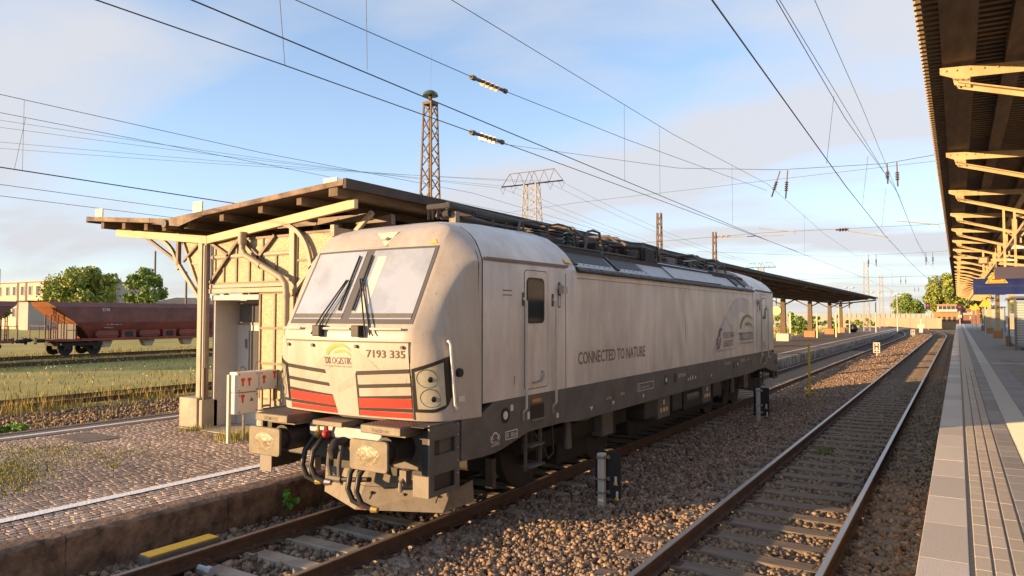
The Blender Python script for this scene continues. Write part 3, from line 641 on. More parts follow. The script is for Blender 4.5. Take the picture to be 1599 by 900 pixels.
# handrail, socket and notice on the nose corner
for s in (-1,1):
    p = lambda y,z,o: (s*(1.40+o),y,z)
    MB().tube([p(0.80,2.30,-.03),p(0.76,2.31,.02),p(0.77,2.27,.035),p(0.84,1.56,.055),p(0.88,1.51,.05),p(0.90,1.50,0.0)],0.016,7).build('nose_handrail','paint_white',loco,smooth=True)
    MB().tube([(s*1.42,0.95,1.93),(s*1.46,0.95,1.93)],[0.055,0.05],14).build('socket','loco_black',loco)
    MB().add([(s*(1.436+0.020*k_),0.93+0.1*k_,z_) for k_,z_ in ((0,1.58),(1,1.58),(1,1.65),(0,1.65))],[(0,1,2,3)]).build('notice_label','text_white',loco)
# wipers with motor boxes and cross grab rail
for a,b_ in ((-1.06,-0.72),(-0.32,0.18),(0.50,0.95)): 
    f = on_mask(0.045); MB().tube([f(fx(x),2.43) for x in np.linspace(a,b_,6)],0.016,7).build('grab_rail','concrete_white',nose,smooth=True)
for s,xb,xa,top in ((-1,-0.36,-0.46,(-0.19,3.04)),(1,0.31,0.46,(0.04,3.05))):
    f = on_mask(0.05); c = f(fx(xb),2.42); MB().box(c[0]-0.065,c[0]+0.065,c[1]-0.05,c[1]+0.06,2.35,2.49).build('wiper_motor','dark_metal',nose,bevel=0.012)
    wa = MB()
    for k in (0,0.07): wa.tube([on_mask(0.07)(fx(xa+k),2.37),on_mask(0.06)(fx(xa+k*0.9+(top[0]-xa)*0.3),2.58),on_mask(0.055)(fx(top[0]+k*0.45),top[1])],0.011,6)
    wa.build('wiper_arm','loco_black',nose)
    MB().bar(on_mask(0.03)(fx(-0.145 if s<0 else 0.09),2.66),on_mask(0.03)(fx(-0.15 if s<0 else 0.065),3.375),0.016,0.022).build('wiper_blade','loco_black',nose)
# roof lamp panel and warning triangle
m = MB(); m.add([on_mask(0.006)(fx(x),z) for x,z in ((-0.32,3.495),(0.24,3.495),(0.27,3.71),(-0.20,3.71))],[(0,1,2,3)]); m.build('roof_lamp_panel','roof_panel_grey',nose)
m = MB(); m.add([on_mask(0.010)(fx(x),z) for x,z in ((0.20,3.50),(0.255,3.70),(-0.10,3.70))],[(0,1,2)]); rl = m.build('roof_lamp','clock_face',nose)
c = on_mask(0.012)(fx(0.17),3.60); MB().disc(c,(0,-0.75,0.6),0.03,0.01,10).build('lamp_lens','lamp_reflector',rl)
m = MB(); m.add([on_mask(0.008)(fx(x),z) for x,z in ((0.88,3.51),(1.0,3.51),(0.95,3.565))],[(0,1,2)]); m.build('warning_triangle','yellow_label',nose)
# ---- side details (+x side is the visible one)
def side(y0,y1,z0,z1,name,material,off=0.004,par=loco,bev=0.0,xx=1.5): return MB().box(xx-0.01,xx+off,y0,y1,z0,z1).build(name,material,par,bevel=bev)
def rrect(y0,y1,z0,z1,r,n=5):
    out = []
    for cy,cz,a0 in ((y1-r,z1-r,0),(y0+r,z1-r,90),(y0+r,z0+r,180),(y1-r,z0+r,270)):
        for k in range(n+1): a = R(a0+90*k/n); out.append((cy+r*math.cos(a),cz+r*math.sin(a)))
    return out
def rplate(name, material, y0,y1,z0,z1,r,x0,x1,par=loco): return MB().prism(rrect(y0,y1,z0,z1,r),'x',x0,x1).build(name,material,par)
for yo, mir in ((0,False),(0,True)):
    Y = (lambda y: LEN-y) if mir else (lambda y: y)
    def yy2(a,b_): return (min(Y(a),Y(b_)),max(Y(a),Y(b_)))
    a,b_ = yy2(2.33,2.99); rplate('door_gap','text_brown',a,b_,1.60,3.235,0.07,1.49,1.5025); dr = rplate('cab_door','loco_white',a+0.012,b_-0.012,1.612,3.223,0.06,1.49,1.506)
    a,b_ = yy2(2.385,2.875); rplate('window_seal','loco_black',a,b_,2.50,3.13,0.08,1.5,1.5105,dr); rplate('door_window','glass_dark',a+0.025,b_-0.025,2.525,3.105,0.06,1.5,1.513,dr)
    ya = Y(2.80); MB().tube([(1.505,ya,1.83),(1.54,ya,1.82),(1.54,ya,1.76),(1.53,Y(2.74),1.70),(1.53,Y(2.52),1.69)],0.014,6).build('door_handle','steel',dr)
    for yr in (2.30,3.13):
        MB().tube([(1.50,Y(yr),2.84),(1.56,Y(yr),2.80),(1.56,Y(yr),1.36),(1.50,Y(yr),1.30)],0.018,7).build('handrail','post_white',loco,smooth=True)
        side(*yy2(yr-0.025,yr+0.025),2.74,2.92,'handrail_bracket','text_brown',0.01); side(*yy2(yr-0.03,yr+0.03),1.20,1.33,'handrail_bracket','steel',0.012)
    ym = Y(3.34); MB().tube([(1.50,ym,3.02),(1.56,ym,3.0)],0.05,10).box(1.52,1.60,ym-0.05,ym+0.07,2.93,3.03).build('side_camera','steel',loco)
    rplate('mirror_recess','text_brown',*yy2(3.29,3.38),2.72,3.10,0.04,1.49,1.503); rplate('mirror_plate','loco_white',*yy2(3.305,3.365),2.74,2.9,0.02,1.49,1.506)
    rplate('step_recess','loco_black',*yy2(2.50,2.88),1.17,1.38,0.03,1.49,1.4995); MB().box(1.40,1.53,*yy2(2.51,2.87),1.165,1.185).build('step_tread','steel',loco)
    rplate('orange_label','orange_label',*yy2(2.56,2.80),1.41,1.455,0.01,1.49,1.501)
    # ladder
    ld = MB()
    for yl in (2.50,2.90): ld.box(1.40,1.44,Y(yl)-0.012,Y(yl)+0.012,0.48,1.10)
    for zl in (0.52,0.80): ld.box(1.36,1.50,*yy2(2.50,2.90),zl,zl+0.025)
    ld.build('ladder','beam_grey',loco)
    rplate('jack_socket','loco_black',*yy2(1.76,1.97),1.22,1.42,0.09,1.49,1.5005); MB().tube([(1.495,Y(1.865),1.32),(1.505,Y(1.865),1.32)],0.055,10).build('jack_cap','text_white',loco)
# vent lines, small labels and lettering on the near side
for z in (2.87,2.93): side(1.80,2.02,z,z+0.012,'vent_slot','text_brown',0.003)
def on_side(y, z, o): return (side_fn(1)(y,z)[0]+o, y, z)
def sidetext(txt,y,z,w=None,h=None,material='text_white',name='lettering',off=0.0035,xx=1.5,**k):
    t_ = MB(); put_text(t_,txt,lambda a,b_: on_side(y+a,z+b_,0.004+(off-0.012)*1.0) if 3.9 < y+a < 15.08 and z > 1.525 else (xx+off,y+a,z+b_),w=w,h=h,**k); return t_.build(name,material,loco,fix=False)
sidetext('1',2.07,1.70,h=0.11,material='text_brown',name='number_lettering')
sidetext('CONNECTED TO NATURE',3.95,1.845,w=2.78,h=0.20,material='text_taupe',name='slogan_lettering',off=0.012,offset=0.014)
sidetext('250m',1.53,0.965,h=0.06); 
arr = MB()
add_band(arr, arc_band(1.62,1.06,0.08,0.08,0.02,R(180),R(0),12,False), lambda y,z: (1.5035,y,z))
for yy_ in (1.54,1.70):
    for da in (0,60,120): a = R(da); arr.bar((1.5025,yy_-0.045*math.cos(a),1.06-0.045*math.sin(a)),(1.5025,yy_+0.045*math.cos(a),1.06+0.045*math.sin(a)),0.012,0.004)
arr.build('radius_symbol','text_white',loco)
def frame_box(y0,y1,z0,z1,nm='label_frame'):
    m = MB(); t = 0.010
    for a,b_,c,d in ((y0,y1,z0,z0+t),(y0,y1,z1-t,z1),(y0,y0+t,z0+t,z1-t),(y1-t,y1,z0+t,z1-t)): m.box(1.49,1.5015,a,b_,c,d)
    m.build(nm,'text_white',loco)
frame_box(1.87,2.16,1.0,1.11); sidetext('R  80m',1.90,1.025,h=0.06)
frame_box(6.35,7.15,1.22,1.36); sidetext('D',6.40,1.25,h=0.08); sidetext('|||||||',6.55,1.26,w=0.35,h=0.04)
sidetext('-16,90m-',4.95,1.20,h=0.055); sidetext('-8,50m-',5.55,1.22,h=0.055); sidetext('SIEMENS',8.55,1.31,h=0.075,w=0.5); sidetext('Vectron',12.1,1.36,h=0.085,w=0.5); sidetext('91 80 7193 335-1 D-TXL',9.6,1.33,w=1.5,h=0.06,material='text_taupe'); sidetext('SIEMENS',13.6,1.36,h=0.07,w=0.5); sidetext('15 000 V',14.3,1.36,h=0.05)
for yl,zl,h_ in ((1.995,1.36,0.08),(2.42,1.20,0.10),(3.25,1.12,0.07),(6.6,1.09,0.06),(9.2,1.2,0.05),(9.35,1.2,0.07),(9.5,1.2,0.09),(9.7,1.2,0.06),(10.9,1.16,0.06)): side(yl,yl+0.06,zl,zl+h_,'data_label','text_white',0.0005)
for yl in (4.35,5.2): MB().add([(1.5005,yl,1.16),(1.5005,yl+0.12,1.16),(1.5005,yl+0.06,1.09)],[(0,1,2)]).build('lifting_mark','text_white',loco)
for yl in (7.75,8.3,12.85,13.2): rplate('sill_hatch','loco_black',yl,yl+0.18,1.22,1.42,0.085,1.49,1.5005); 
for yl in (7.84,13.29): MB().tube([(1.495,yl,1.32),(1.506,yl,1.32)],0.05,10).build('jack_cap','text_white',loco)
for yl in (5.28,14.7): rplate('sill_hatch','frame_dark',yl,yl+0.16,1.22,1.36,0.02,1.49,1.505)
# rear logos
ar = MB(); f = lambda y,z: (1.5075,y,z)
add_band(ar,[((11.0+0.05*t*0+3.6*(t),1.56+1.55*math.sin(math.pi*(0.02+0.60*t))),(11.75+2.65*t,1.56+1.15*math.sin(math.pi*(0.02+0.60*t)))) for t in np.linspace(0,1,28)],lambda y,z: on_side(y,z,0.007)); ar.build('pale_arc_decal','decal_violet',loco)
sidetext('MERCITALIA',11.95,2.03,w=1.05,h=0.16,material='text_taupe',name='operator_lettering',off=0.019); sidetext('LOGISTICS',11.95,1.82,w=1.0,h=0.16,material='text_taupe',name='operator_lettering',off=0.019); sidetext('GRUPPO FERROVIE DELLO STATO ITALIANE',11.33,1.72,w=1.7,h=0.045,material='text_taupe',name='operator_lettering',off=0.019)
def poly(name, material, pts, off=0.019): return MB().add([on_side(y,z,0.011) for y,z in pts],[tuple(range(len(pts)))]).build(name,material,loco)
poly('operator_logo','decal_blue',[(11.52,2.08),(11.60,2.24),(11.72,2.30),(11.88,2.30),(11.86,2.24),(11.76,2.22),(11.70,2.16),(11.68,2.08)])
poly('operator_logo','decal_blue',[(11.36,1.85),(11.40,2.06),(11.52,2.06),(11.47,1.85)]); poly('operator_logo','decal_red',[(11.34,1.79),(11.36,1.83),(11.50,1.84),(11.58,1.90),(11.64,2.06),(11.76,2.06),(11.70,1.88),(11.60,1.80),(11.50,1.78)])
sidetext('TX',13.50,1.93,w=0.38,h=0.22,material='text_taupe',name='operator_lettering',off=0.019,offset=0.03); sidetext('LOGISTIK',13.92,1.93,w=1.1,h=0.22,material='text_taupe',name='operator_lettering',off=0.019); sidetext('A COMPANY OF MERCITALIA GROUP',13.5,1.83,w=1.5,h=0.05,material='text_taupe',name='operator_lettering',off=0.019)
lg = MB(); add_band(lg,arc_band(14.4,2.2,0.80,0.43,0.10,R(172),R(30)),lambda y,z: on_side(y,z,0.011)); add_band(lg,arc_band(14.45,2.2,0.55,0.22,0.08,R(120),R(5)),lambda y,z: on_side(y,z,0.0115)); lg.build('operator_logo','logo_green_dim',loco)

# fine seams on the film-covered side
for yq in (9.06,12.76): MB().box(1.4975,1.5005,yq,yq+0.006,1.53,3.20).build('sheet_seam','text_taupe',loco)
MB().box(1.4975,1.5005,3.92,15.05,3.185,3.192).build('sheet_seam','text_taupe',loco)
# ---- buffer beam, buffers, couplings, plow (front end; the far end gets copies of the visible pieces)
ends = []
def e_(o): ends.append(o); return o
e_(MB().box(-1.38,1.38,0.62,1.0,0.78,1.24).build('buffer_beam','beam_grey',loco,bevel=0.02))
e_(MB().box(-1.33,1.33,0.80,1.35,1.0,1.372).build('nose_support','dark_metal',loco))
for s in (-1,1):
    cx_ = s*0.875
    bp_ = MB().prism(rrect(cx_-0.285,cx_+0.285,0.875,1.22,0.045),'y',0.0,0.035).build('buffer_plate','buffer_steel',loco,bevel=0.006,seg=1); e_(bp_)
    gm = MB(); N = 22
    gm.add([(cx_,-0.012,1.045)]+[(cx_+0.17*(1+0.08*math.sin(5*t))*math.cos(t),-0.001,1.045+0.115*(1+0.1*math.sin(3*t+1))*math.sin(t)) for t in np.linspace(0,2*math.pi,N+1)[:-1]],[(0,1+i,1+(i+1)%N) for i in range(N)]); gm.build('grease_patch','grease',bp_)
    e_(MB().tube([(cx_,0.035,1.045),(cx_,0.34,1.045)],0.13,18).tube([(cx_,0.28,1.045),(cx_,0.64,1.045)],0.165,18).build('buffer_sleeve','dark_metal',loco,smooth=True))
    # step treads above buffers
    x0,x1 = sorted((s*0.62,s*1.22)); tr = MB().box(x0,x1,0.14,0.84,1.265,1.355).build('step_box','buffer_steel',loco,bevel=0.008); e_(tr)
    pm = MB(); pm.box(x0+0.01,x1-0.01,0.155,0.83,1.356,1.3605); pm.build('tread_plate','dark_metal',tr)
    st = MB()
    for i in range(10):
        for j in range(12): st.ball((x0+0.045+i*(x1-x0-0.09)/9,0.18+j*0.057,1.362),0.011,5,2,(1,1,0.5))
    st.build('tread_studs','beam_grey',tr)['kind'] = 'stuff'
    t_ = MB(); put_text(t_, 'SIEMENS' if s < 0 else 'Vectron', lambda a,b_: (x0+0.17+a,0.1385,1.285+b_), w=0.26, h=0.048, offset=0.015); t_.build('maker_lettering','text_brown',tr)
    e_(MB().box(min(s*0.66,s*1.16),max(s*0.66,s*1.16),0.30,0.62,1.225,1.262).build('step_bracket','plow_grey',loco))
    # side plate with two openings
    X0,X1 = sorted((s*1.40,s*1.425)); sp = MB()
    yA,yB,zA,zB = 0.40,0.97,0.56,1.372
    for a,b_,c,d in ((yA,0.49,zA,zB),(0.88,yB,zA,zB),(0.49,0.88,1.19,zB),(0.49,0.88,0.80,1.02),(0.49,0.88,zA,0.62)): sp.box(X0,X1,a,b_,c,d)
    sp.box(min(s*1.22,s*1.425),max(s*1.22,s*1.425),0.84,0.97,1.345,1.371)
    e_(sp.build('side_plate','sill_grey',loco)); e_(MB().box(min(s*1.28,s*1.38),max(s*1.28,s*1.38),0.45,0.97,0.60,1.30).build('side_plate_liner','dark_metal',loco))
    e_(MB().box(min(s*1.20,s*1.425),max(s*1.20,s*1.425),0.385,0.40,0.56,0.80).build('shunter_step_plate','plow_grey',loco))
    e_(MB().box(min(s*1.21,s*1.425),max(s*1.21,s*1.425),0.30,0.98,1.352,1.3585).build('tread_side','dark_metal',loco))
    rv = MB()
    for z in (0.75,0.9,1.05,1.2,1.32): rv.ball((s*1.427,0.93,z),0.014,6,4)
    q_ = e_(rv.build('rivet','steel',loco)); q_['kind'] = 'stuff'

ct = MB().box(-0.28,0.22,0.24,0.62,1.27,1.325).build('centre_step','buffer_steel',loco,bevel=0.006); e_(ct)
MB().box(-0.27,0.21,0.25,0.61,1.3262,1.331).build('tread_plate','dark_metal',ct)
e_(MB().box(-0.62,0.62,0.50,0.62,1.08,1.24).build('coupler_pocket','roof_panel_grey',loco,bevel=0.02))
# drawhook and screw coupling
e_(MB().tube([(0.0,0.62,1.04),(0.0,0.36,1.04),(0.0,0.30,0.98),(0.0,0.32,0.90),(0.0,0.40,0.89)],[0.075,0.07,0.065,0.05,0.03],10).build('draw_hook','dark_metal',loco,smooth=True))
e_(MB().tube([(-0.09,0.36,1.03),(-0.09,0.33,0.80),(-0.07,0.36,0.62)],0.028,8).tube([(0.09,0.36,1.03),(0.09,0.33,0.80),(0.07,0.36,0.62)],0.028,8).tube([(-0.11,0.36,0.62),(0.11,0.36,0.62)],0.045,8).build('coupling_link','beam_grey',loco,smooth=True))
e_(MB().tube([(0.07,0.36,0.62),(0.30,0.38,0.64),(0.52,0.42,0.66)],0.03,8).build('coupling_screw','dark_metal',loco,smooth=True))
def hose(x, zt, x2, col, br):
    pts = [(x,0.56,zt),(x-0.02,0.40,zt-0.03),(x-0.05,0.30,zt-0.16),(x-0.05,0.26,zt-0.34),(x+0.02,0.27,zt-0.47),(x2,0.30,zt-0.52)]
    e_(MB().tube(pts,0.034,9).build('brake_hose','rubber',loco,smooth=True))
    e_(MB().ball((x,0.46,zt+0.02),0.062,9,7,(1,1.1,0.9)).tube([(x+0.02,0.46,zt),(x+0.05,0.42,zt+0.17)],0.018,6).build('hose_cock',col,loco,smooth=True))
    e_(MB().tube([(x2,0.30,zt-0.52),(x2+0.08,0.31,zt-0.52)],[0.045,0.03],8).build('hose_coupling',br,loco,smooth=True))
hose(-0.42,1.09,-0.26,'brass','brass'); hose(-0.27,1.10,-0.10,'coupling_red','steel')
hose(0.36,0.90,0.50,'dark_metal','coupling_red'); hose(0.50,0.88,0.66,'dark_metal','brass')
for x in (-0.56,0.95): e_(MB().box(x-0.05,x+0.05,0.50,0.60,0.62,0.80).tube([(x,0.52,0.70),(x,0.46,0.66),(x,0.46,0.56)],0.025,7).build('hose_holder','plow_grey',loco))
# plow: V-shaped pair of plates with bolts, wings and struts
for s in (-1,1):
    A=(0,0.70,0.17); B=(s*1.03,1.16,0.17); C=(s*1.10,1.24,0.43); D=(0,0.86,0.43)
    E1=(s*1.16,1.62,0.50); F1=(s*1.12,1.30,0.60); G1=(0,0.95,0.60)
    def plate(nm, q, material, th=0.018):
        a,b_,c = Vector(q[0]),Vector(q[1]),Vector(q[2]); n = (b_-a).cross(c-a).normalized()
        if n.y > 0: n = -n
        vs_ = [tuple(Vector(p)) for p in q]+[tuple(Vector(p)-n*th) for p in q]; k = len(q)
        return e_(MB().add(vs_,[tuple(range(k)),tuple(range(2*k-1,k-1,-1))]+[(i,(i+1)%k,k+(i+1)%k,k+i) for i in range(k)]).build(nm,material,loco))
    pl = plate('plow_plate',[A,B,C,D],'plow_grey'); plate('plow_top_plate',[(0,0.865,0.435),(s*1.105,1.245,0.435),F1,G1],'plow_grey'); plate('plow_wing',[(s*1.035,1.165,0.17),(s*1.15,1.66,0.22),E1,(s*1.105,1.245,0.43)],'plow_grey')
    for t in (0.12,0.5,0.88):
        p = Vector(D).lerp(Vector(C),t); p2 = Vector(A).lerp(Vector(B),t); c = p.lerp(p2,0.25); d = (p2-p).normalized(); MB().bar(c,c+d*0.09,0.018,0.02).tube([c+Vector((0,-0.035,0.0)),c+Vector((0,0.01,0))],0.018,6).build('plow_bolt','dark_metal',pl)
e_(MB().box(-1.0,1.0,1.0,1.12,0.58,0.80).build('plow_beam','dark_metal',loco))
for o in ends:
    c = end_mirror(o)
    for ch in o.children:
        if ch.name.startswith('maker'): continue
        k = ch.copy(); COL.objects.link(k); k.parent = c
# ---- bogies
def wheel(y, s, par):
    m = MB().tube([(s*0.69,y,0.625),(s*0.80,y,0.625)],0.625,28).tube([(s*0.80,y,0.625),(s*0.84,y,0.625)],[0.30,0.24],18)
    w_ = m.build('wheel','bogie_dark',par); MB().tube([(s*0.801,y,0.625),(s*0.806,y,0.625)],[0.615,0.60],28,True).build('wheel_rim','dark_metal',w_); return w_
for yb in (4.74,14.24):
    bg_ = MB().box(-1.15,1.15,yb-1.9,yb+1.9,0.62,0.86).build('bogie_frame','bogie_dark',loco)
    for ya in (yb-1.3,yb+1.3):
        for s in (-1,1): wheel(ya,s,bg_)
        MB().tube([(-0.7,ya,0.625),(0.7,ya,0.625)],0.09,10).build('axle','bogie_dark',bg_); MB().box(-0.62,0.62,ya-0.55,ya+0.55,0.26,0.95).build('traction_motor_sun_block','bogie_dark',bg_,bevel=0.05)  # dark motor boxes added to block low sun under the locomotive
        for s in (-1,1):
            MB().box(s*1.03-0.11,s*1.03+0.11,ya-0.16,ya+0.16,0.46,0.78).build('axle_box','bogie_dark',bg_,bevel=0.02)
            MB().tube([(s*1.05,ya-0.30,0.75),(s*1.05,ya-0.30,1.05)],0.11,12).build('spring','dark_metal',bg_)
    MB().box(-1.0,1.0,yb-0.55,yb+0.55,0.22,0.62).build('bolster','bogie_dark',bg_,bevel=0.03)
    for s in (-1,1):
        MB().tube([(s*1.30,yb-0.85,1.02),(s*1.34,yb-0.30,0.99),(s*1.34,yb+0.30,1.07)],[0.05,0.085,0.085],12).build('yaw_damper','beam_grey',bg_,smooth=True)
        MB().tube([(s*1.28,yb-0.75,1.10),(s*1.28,yb-0.75,0.55)],[0.05,0.075],10).build('vertical_damper','beam_grey',bg_,smooth=True)
        MB().tube([(s*1.2,yb-1.7,0.95),(s*1.28,yb-1.55,0.70),(s*1.3,yb-1.4,0.50),(s*1.28,yb-1.2,0.55),(s*1.2,yb-1.1,0.95)],0.018,6).build('sand_hose','dark_metal',bg_)
        MB().box(s*1.2-0.1,s*1.2+0.1,yb+0.5,yb+0.95,0.55,1.0).build('sand_box','beam_grey',bg_)
        MB().box(s*0.72-0.06,s*0.72+0.06,yb-2.1,yb-2.0,0.12,0.55).build('sand_pipe','beam_grey',bg_)
# equipment between the bogies
for (y0,y1,z0,mt) in ((6.95,7.6,0.62,'dark_metal'),(7.64,8.34,0.54,'sill_grey'),(8.5,9.1,0.6,'dark_metal'),(9.2,10.4,0.55,'bogie_dark'),(10.57,11.22,0.55,'sill_grey'),(11.4,12.1,0.62,'dark_metal')):
    bx_ = MB().box(-1.36,1.40,y0,y1,z0,1.04).build('underfloor_box',mt,loco,bevel=0.02)
    if mt == 'sill_grey':
        for k,cl in enumerate(('yellow_label','text_white','yellow_label')): MB().box(1.40,1.403,y0+0.12+k*0.17,y0+0.22+k*0.17,z0+0.13,z0+0.21).build('notice_label',cl,bx_)
        MB().box(1.40,1.403,y0+0.29,y0+0.38,z0+0.27,z0+0.37).build('notice_label','text_white',bx_)
MB().tube([(1.25,9.4,0.80),(1.25,10.2,0.80)],0.17,14).build('air_tank','beam_grey',loco,smooth=True)
MB().box(-1.1,1.1,6.9,12.1,0.30,0.62).build('tank_sun_block','bogie_dark',loco,bevel=0.05)  # dark box added below the middle to keep low sun out
for y in (8.62,8.85,10.3): MB().tube([(1.34,y,1.0),(1.34,y,0.6)],0.05,8).build('valve','steel',loco)
# ---- roof equipment
def insulator(mb, c, h, r=0.075, n=5):
    pts = []; rs_ = []
    for k in range(n): pts += [(c[0],c[1],c[2]+h*(k+0.05)/n),(c[0],c[1],c[2]+h*(k+0.5)/n),(c[0],c[1],c[2]+h*(k+0.95)/n)]; rs_ += [r*0.55,r,r*0.55]
    mb.tube(pts,rs_,9)
ZD = 3.69
def pantograph(yb, d, raised=0.0):
    pr = MB().bar((-0.55,yb,ZD+0.22),(0.55,yb,ZD+0.22),0.07).bar((-0.55,yb+d*0.9,ZD+0.22),(0.55,yb+d*0.9,ZD+0.22),0.07).bar((-0.5,yb,ZD+0.22),(-0.5,yb+d*0.9,ZD+0.22),0.06).bar((0.5,yb,ZD+0.22),(0.5,yb+d*0.9,ZD+0.22),0.06).build('pantograph_base','coupling_red' if False else 'dark_metal',loco)
    MB().tube([(0,yb+d*0.2,ZD+0.30),(0,yb-d*1.75,ZD+0.44)],[0.085,0.06],10).build('lower_arm','dark_metal',pr,smooth=True)
    MB().tube([(-0.30,yb-d*1.75,ZD+0.46),(-0.42,yb+d*0.3,ZD+0.42)],0.035,8).tube([(0.30,yb-d*1.75,ZD+0.46),(0.42,yb+d*0.3,ZD+0.42)],0.035,8).tube([(-0.32,yb-d*1.75,ZD+0.46),(0.32,yb-d*1.75,ZD+0.46)],0.05,8).build('upper_arm','dark_metal',pr,smooth=True)
    for k in (0.25,0.62): MB().tube([(-0.95,yb+d*k,ZD+0.30),(-0.75,yb+d*k,ZD+0.46),(0.75,yb+d*k,ZD+0.46),(0.95,yb+d*k,ZD+0.30)],0.028,7).build('contact_strip','frame_dark' if k<0.5 else 'beam_grey',pr,smooth=True)
    ins = MB()
    for x in (-0.5,0.5):
        for y in (yb,yb+d*0.9): insulator(ins,(x,y,ZD),0.2,0.07)
    q = ins.build('insulator','insulator_green',pr,smooth=True); q['kind'] = 'stuff'
for yb,d in ((4.6,1),(7.4,-1),(11.7,1),(14.4,-1)): pantograph(yb,d)
MB().box(0.16,0.28,2.42,2.52,3.94,4.14).build('pantograph_rest','plow_grey',loco)
MB().tube([(-0.12,2.28,4.20),(0.30,2.28,4.20)],0.045,8).tube([(0.22,2.28,4.20),(0.40,4.6,4.12)],0.055,9).tube([(0.0,2.32,4.10),(0.15,4.6,4.06)],0.045,8).build('pantograph_head_rod','dark_metal',loco,smooth=True)
hd = MB()
for x in (-0.10,-0.02,0.07): hd.bar((x,2.28,4.20),(x-0.05,2.33,4.03),0.03,0.045)
hd.tube([(0.10,2.38,4.10),(0.20,2.38,4.10)],0.055,8).build('pantograph_head_link','dark_metal',loco)
for x,y in ((0.55,3.0),(0.72,3.6),(0.5,3.45)): MB().tube([(x,y,3.93),(x,y,4.06)],0.018,6).build('roof_stud','rail_rust',loco)
rr = random.Random(5)
for k in range(16):
    x = rr.uniform(-0.6,0.9); y = 4.1+k*0.68+rr.uniform(-0.3,0.3); m = MB(); insulator(m,(x,y,ZD),rr.uniform(0.22,0.36),0.09,5); m.build('insulator','insulator_green' if k%2 else 'insulator',loco,smooth=True)
for k in range(46):
    x = rr.uniform(-0.7,0.85); y = rr.uniform(4.0,14.6); w_ = rr.uniform(0.05,0.2); l_ = rr.uniform(0.1,0.6); h_ = rr.uniform(0.16,0.40)
    MB().box(x-w_,x+w_,y,y+l_,ZD,ZD+h_).build('roof_equipment_box',rr.choice(['dark_metal','dark_metal','bogie_dark','beam_grey','dark_metal','coupling_dark']),loco,bevel=0.015)
for k in range(40):
    x = rr.uniform(-0.8,0.95); y = rr.uniform(3.7,14.0); l_ = rr.uniform(0.4,1.5); z = ZD+rr.uniform(0.26,0.46); x2 = x+rr.uniform(-0.4,0.4)
    MB().tube([(x,y,ZD+0.08),(x+0.02,y+0.08,z),((x+x2)/2,y+l_/2,z+rr.uniform(0,0.07)),(x2,y+l_-0.1,z),(x2,y+l_,ZD+0.08)],rr.choice([0.018,0.025,0.035]),7).build('roof_cable',rr.choice(['dark_metal','rubber','dark_metal','beam_grey','rubber','frame_dark']),loco,smooth=True)
for x in (-0.35,0.1,0.5): MB().tube([(x,4.2,ZD+0.34),(x,8.2,ZD+0.36),(x*0.8,10.4,ZD+0.33),(x*0.9,14.6,ZD+0.34)],0.022,7).build('busbar','dark_metal',loco,smooth=True)
for x in (0.95,): MB().tube([(x,4.0,ZD+0.06),(x-0.05,8,ZD+0.09),(x,15,ZD+0.06)],0.03,6).build('roof_conduit','dark_metal',loco,smooth=True)
# ================================================================ left platform canopy, shelter and small things on the platform
CO = (-13.55, 9.3, ZPL)
can = empty('platform_canopy', CO, 'long dark butterfly roof canopy with cream beams over the cobbled platform', 'canopy')
def cb(mb, name, material, **k): return mb.build(name, material, can, CO, **k)
YA, YB = 9.05, 107.7
prof = [(-17.7,4.93),(-14.45,4.645),(-9.17,4.97)]
def rz(x): return lerp(x, prof)
def roof_slab(name, material, x0, x1, dz0, dz1, y0=YA, y1=YB, **k):
    xs_ = [x0]+[p[0] for p in prof if x0 < p[0] < x1]+[x1]; poly_ = [(x,rz(x)+dz0) for x in xs_]+[(x,rz(x)+dz1) for x in xs_[::-1]]
    return cb(MB().prism(poly_,'y',y0,y1), name, material, **k)
roof_slab('roof_covering','roof_felt',-17.7,-9.17,-0.03,0.02)
# underside boards, run along the roof; the near bays as single boards
x = -17.6; k = 0
while x < -9.25:
    w = 0.16; y1 = YB-0.05
    cb(MB().add([(x,YA+0.04,rz(x)-0.034),(x+w-0.008,YA+0.04,rz(x+w)-0.034),(x+w-0.008,y1,rz(x+w)-0.034),(x,y1,rz(x)-0.034),(x,YA+0.04,rz(x)-0.054),(x+w-0.008,YA+0.04,rz(x+w)-0.054),(x+w-0.008,y1,rz(x+w)-0.054),(x,y1,rz(x)-0.054)],[(0,1,2,3),(4,7,6,5),(0,4,5,1),(1,5,6,2),(2,6,7,3),(3,7,4,0)]), 'ceiling_board','roof_wood'); x += w
# front fascia in lengths, side fascia
for a,b_ in ((-17.75,-15.1),(-15.095,-14.45),(-14.445,-12.0),(-11.995,-9.15)):
    cb(MB().add([(a,YA-0.03,rz(a)-0.05),(b_,YA-0.03,rz(b_)-0.05),(b_,YA-0.03,rz(b_)+0.055),(a,YA-0.03,rz(a)+0.055),(a,YA+0.03,rz(a)-0.05),(b_,YA+0.03,rz(b_)-0.05),(b_,YA+0.03,rz(b_)+0.055),(a,YA+0.03,rz(a)+0.055)],[(0,1,2,3),(4,7,6,5),(0,4,5,1),(1,5,6,2),(2,6,7,3),(3,7,4,0)]),'fascia','fascia',bevel=0.012)
cb(MB().box(-9.175,-9.10,YA-0.03,YB,4.86,5.035),'eave_fascia','roof_felt')
cb(MB().box(-17.8,-17.72,YA,YB,4.85,4.99),'eave_fascia','roof_felt')
cb(MB().tube([(-14.45,YA-0.1,4.58),(-14.45,YB,4.58)],0.09,8),'valley_gutter','dark_metal')
cb(MB().add([(-15.0,YA-0.05,4.62),(-13.2,YA-0.05,4.66),(-14.0,YA-0.05,4.50)],[(0,1,2)]).add([(-15.0,YA-0.02,4.62),(-13.2,YA-0.02,4.66),(-14.0,YA-0.02,4.50)],[(0,2,1)]),'valley_board','fascia')
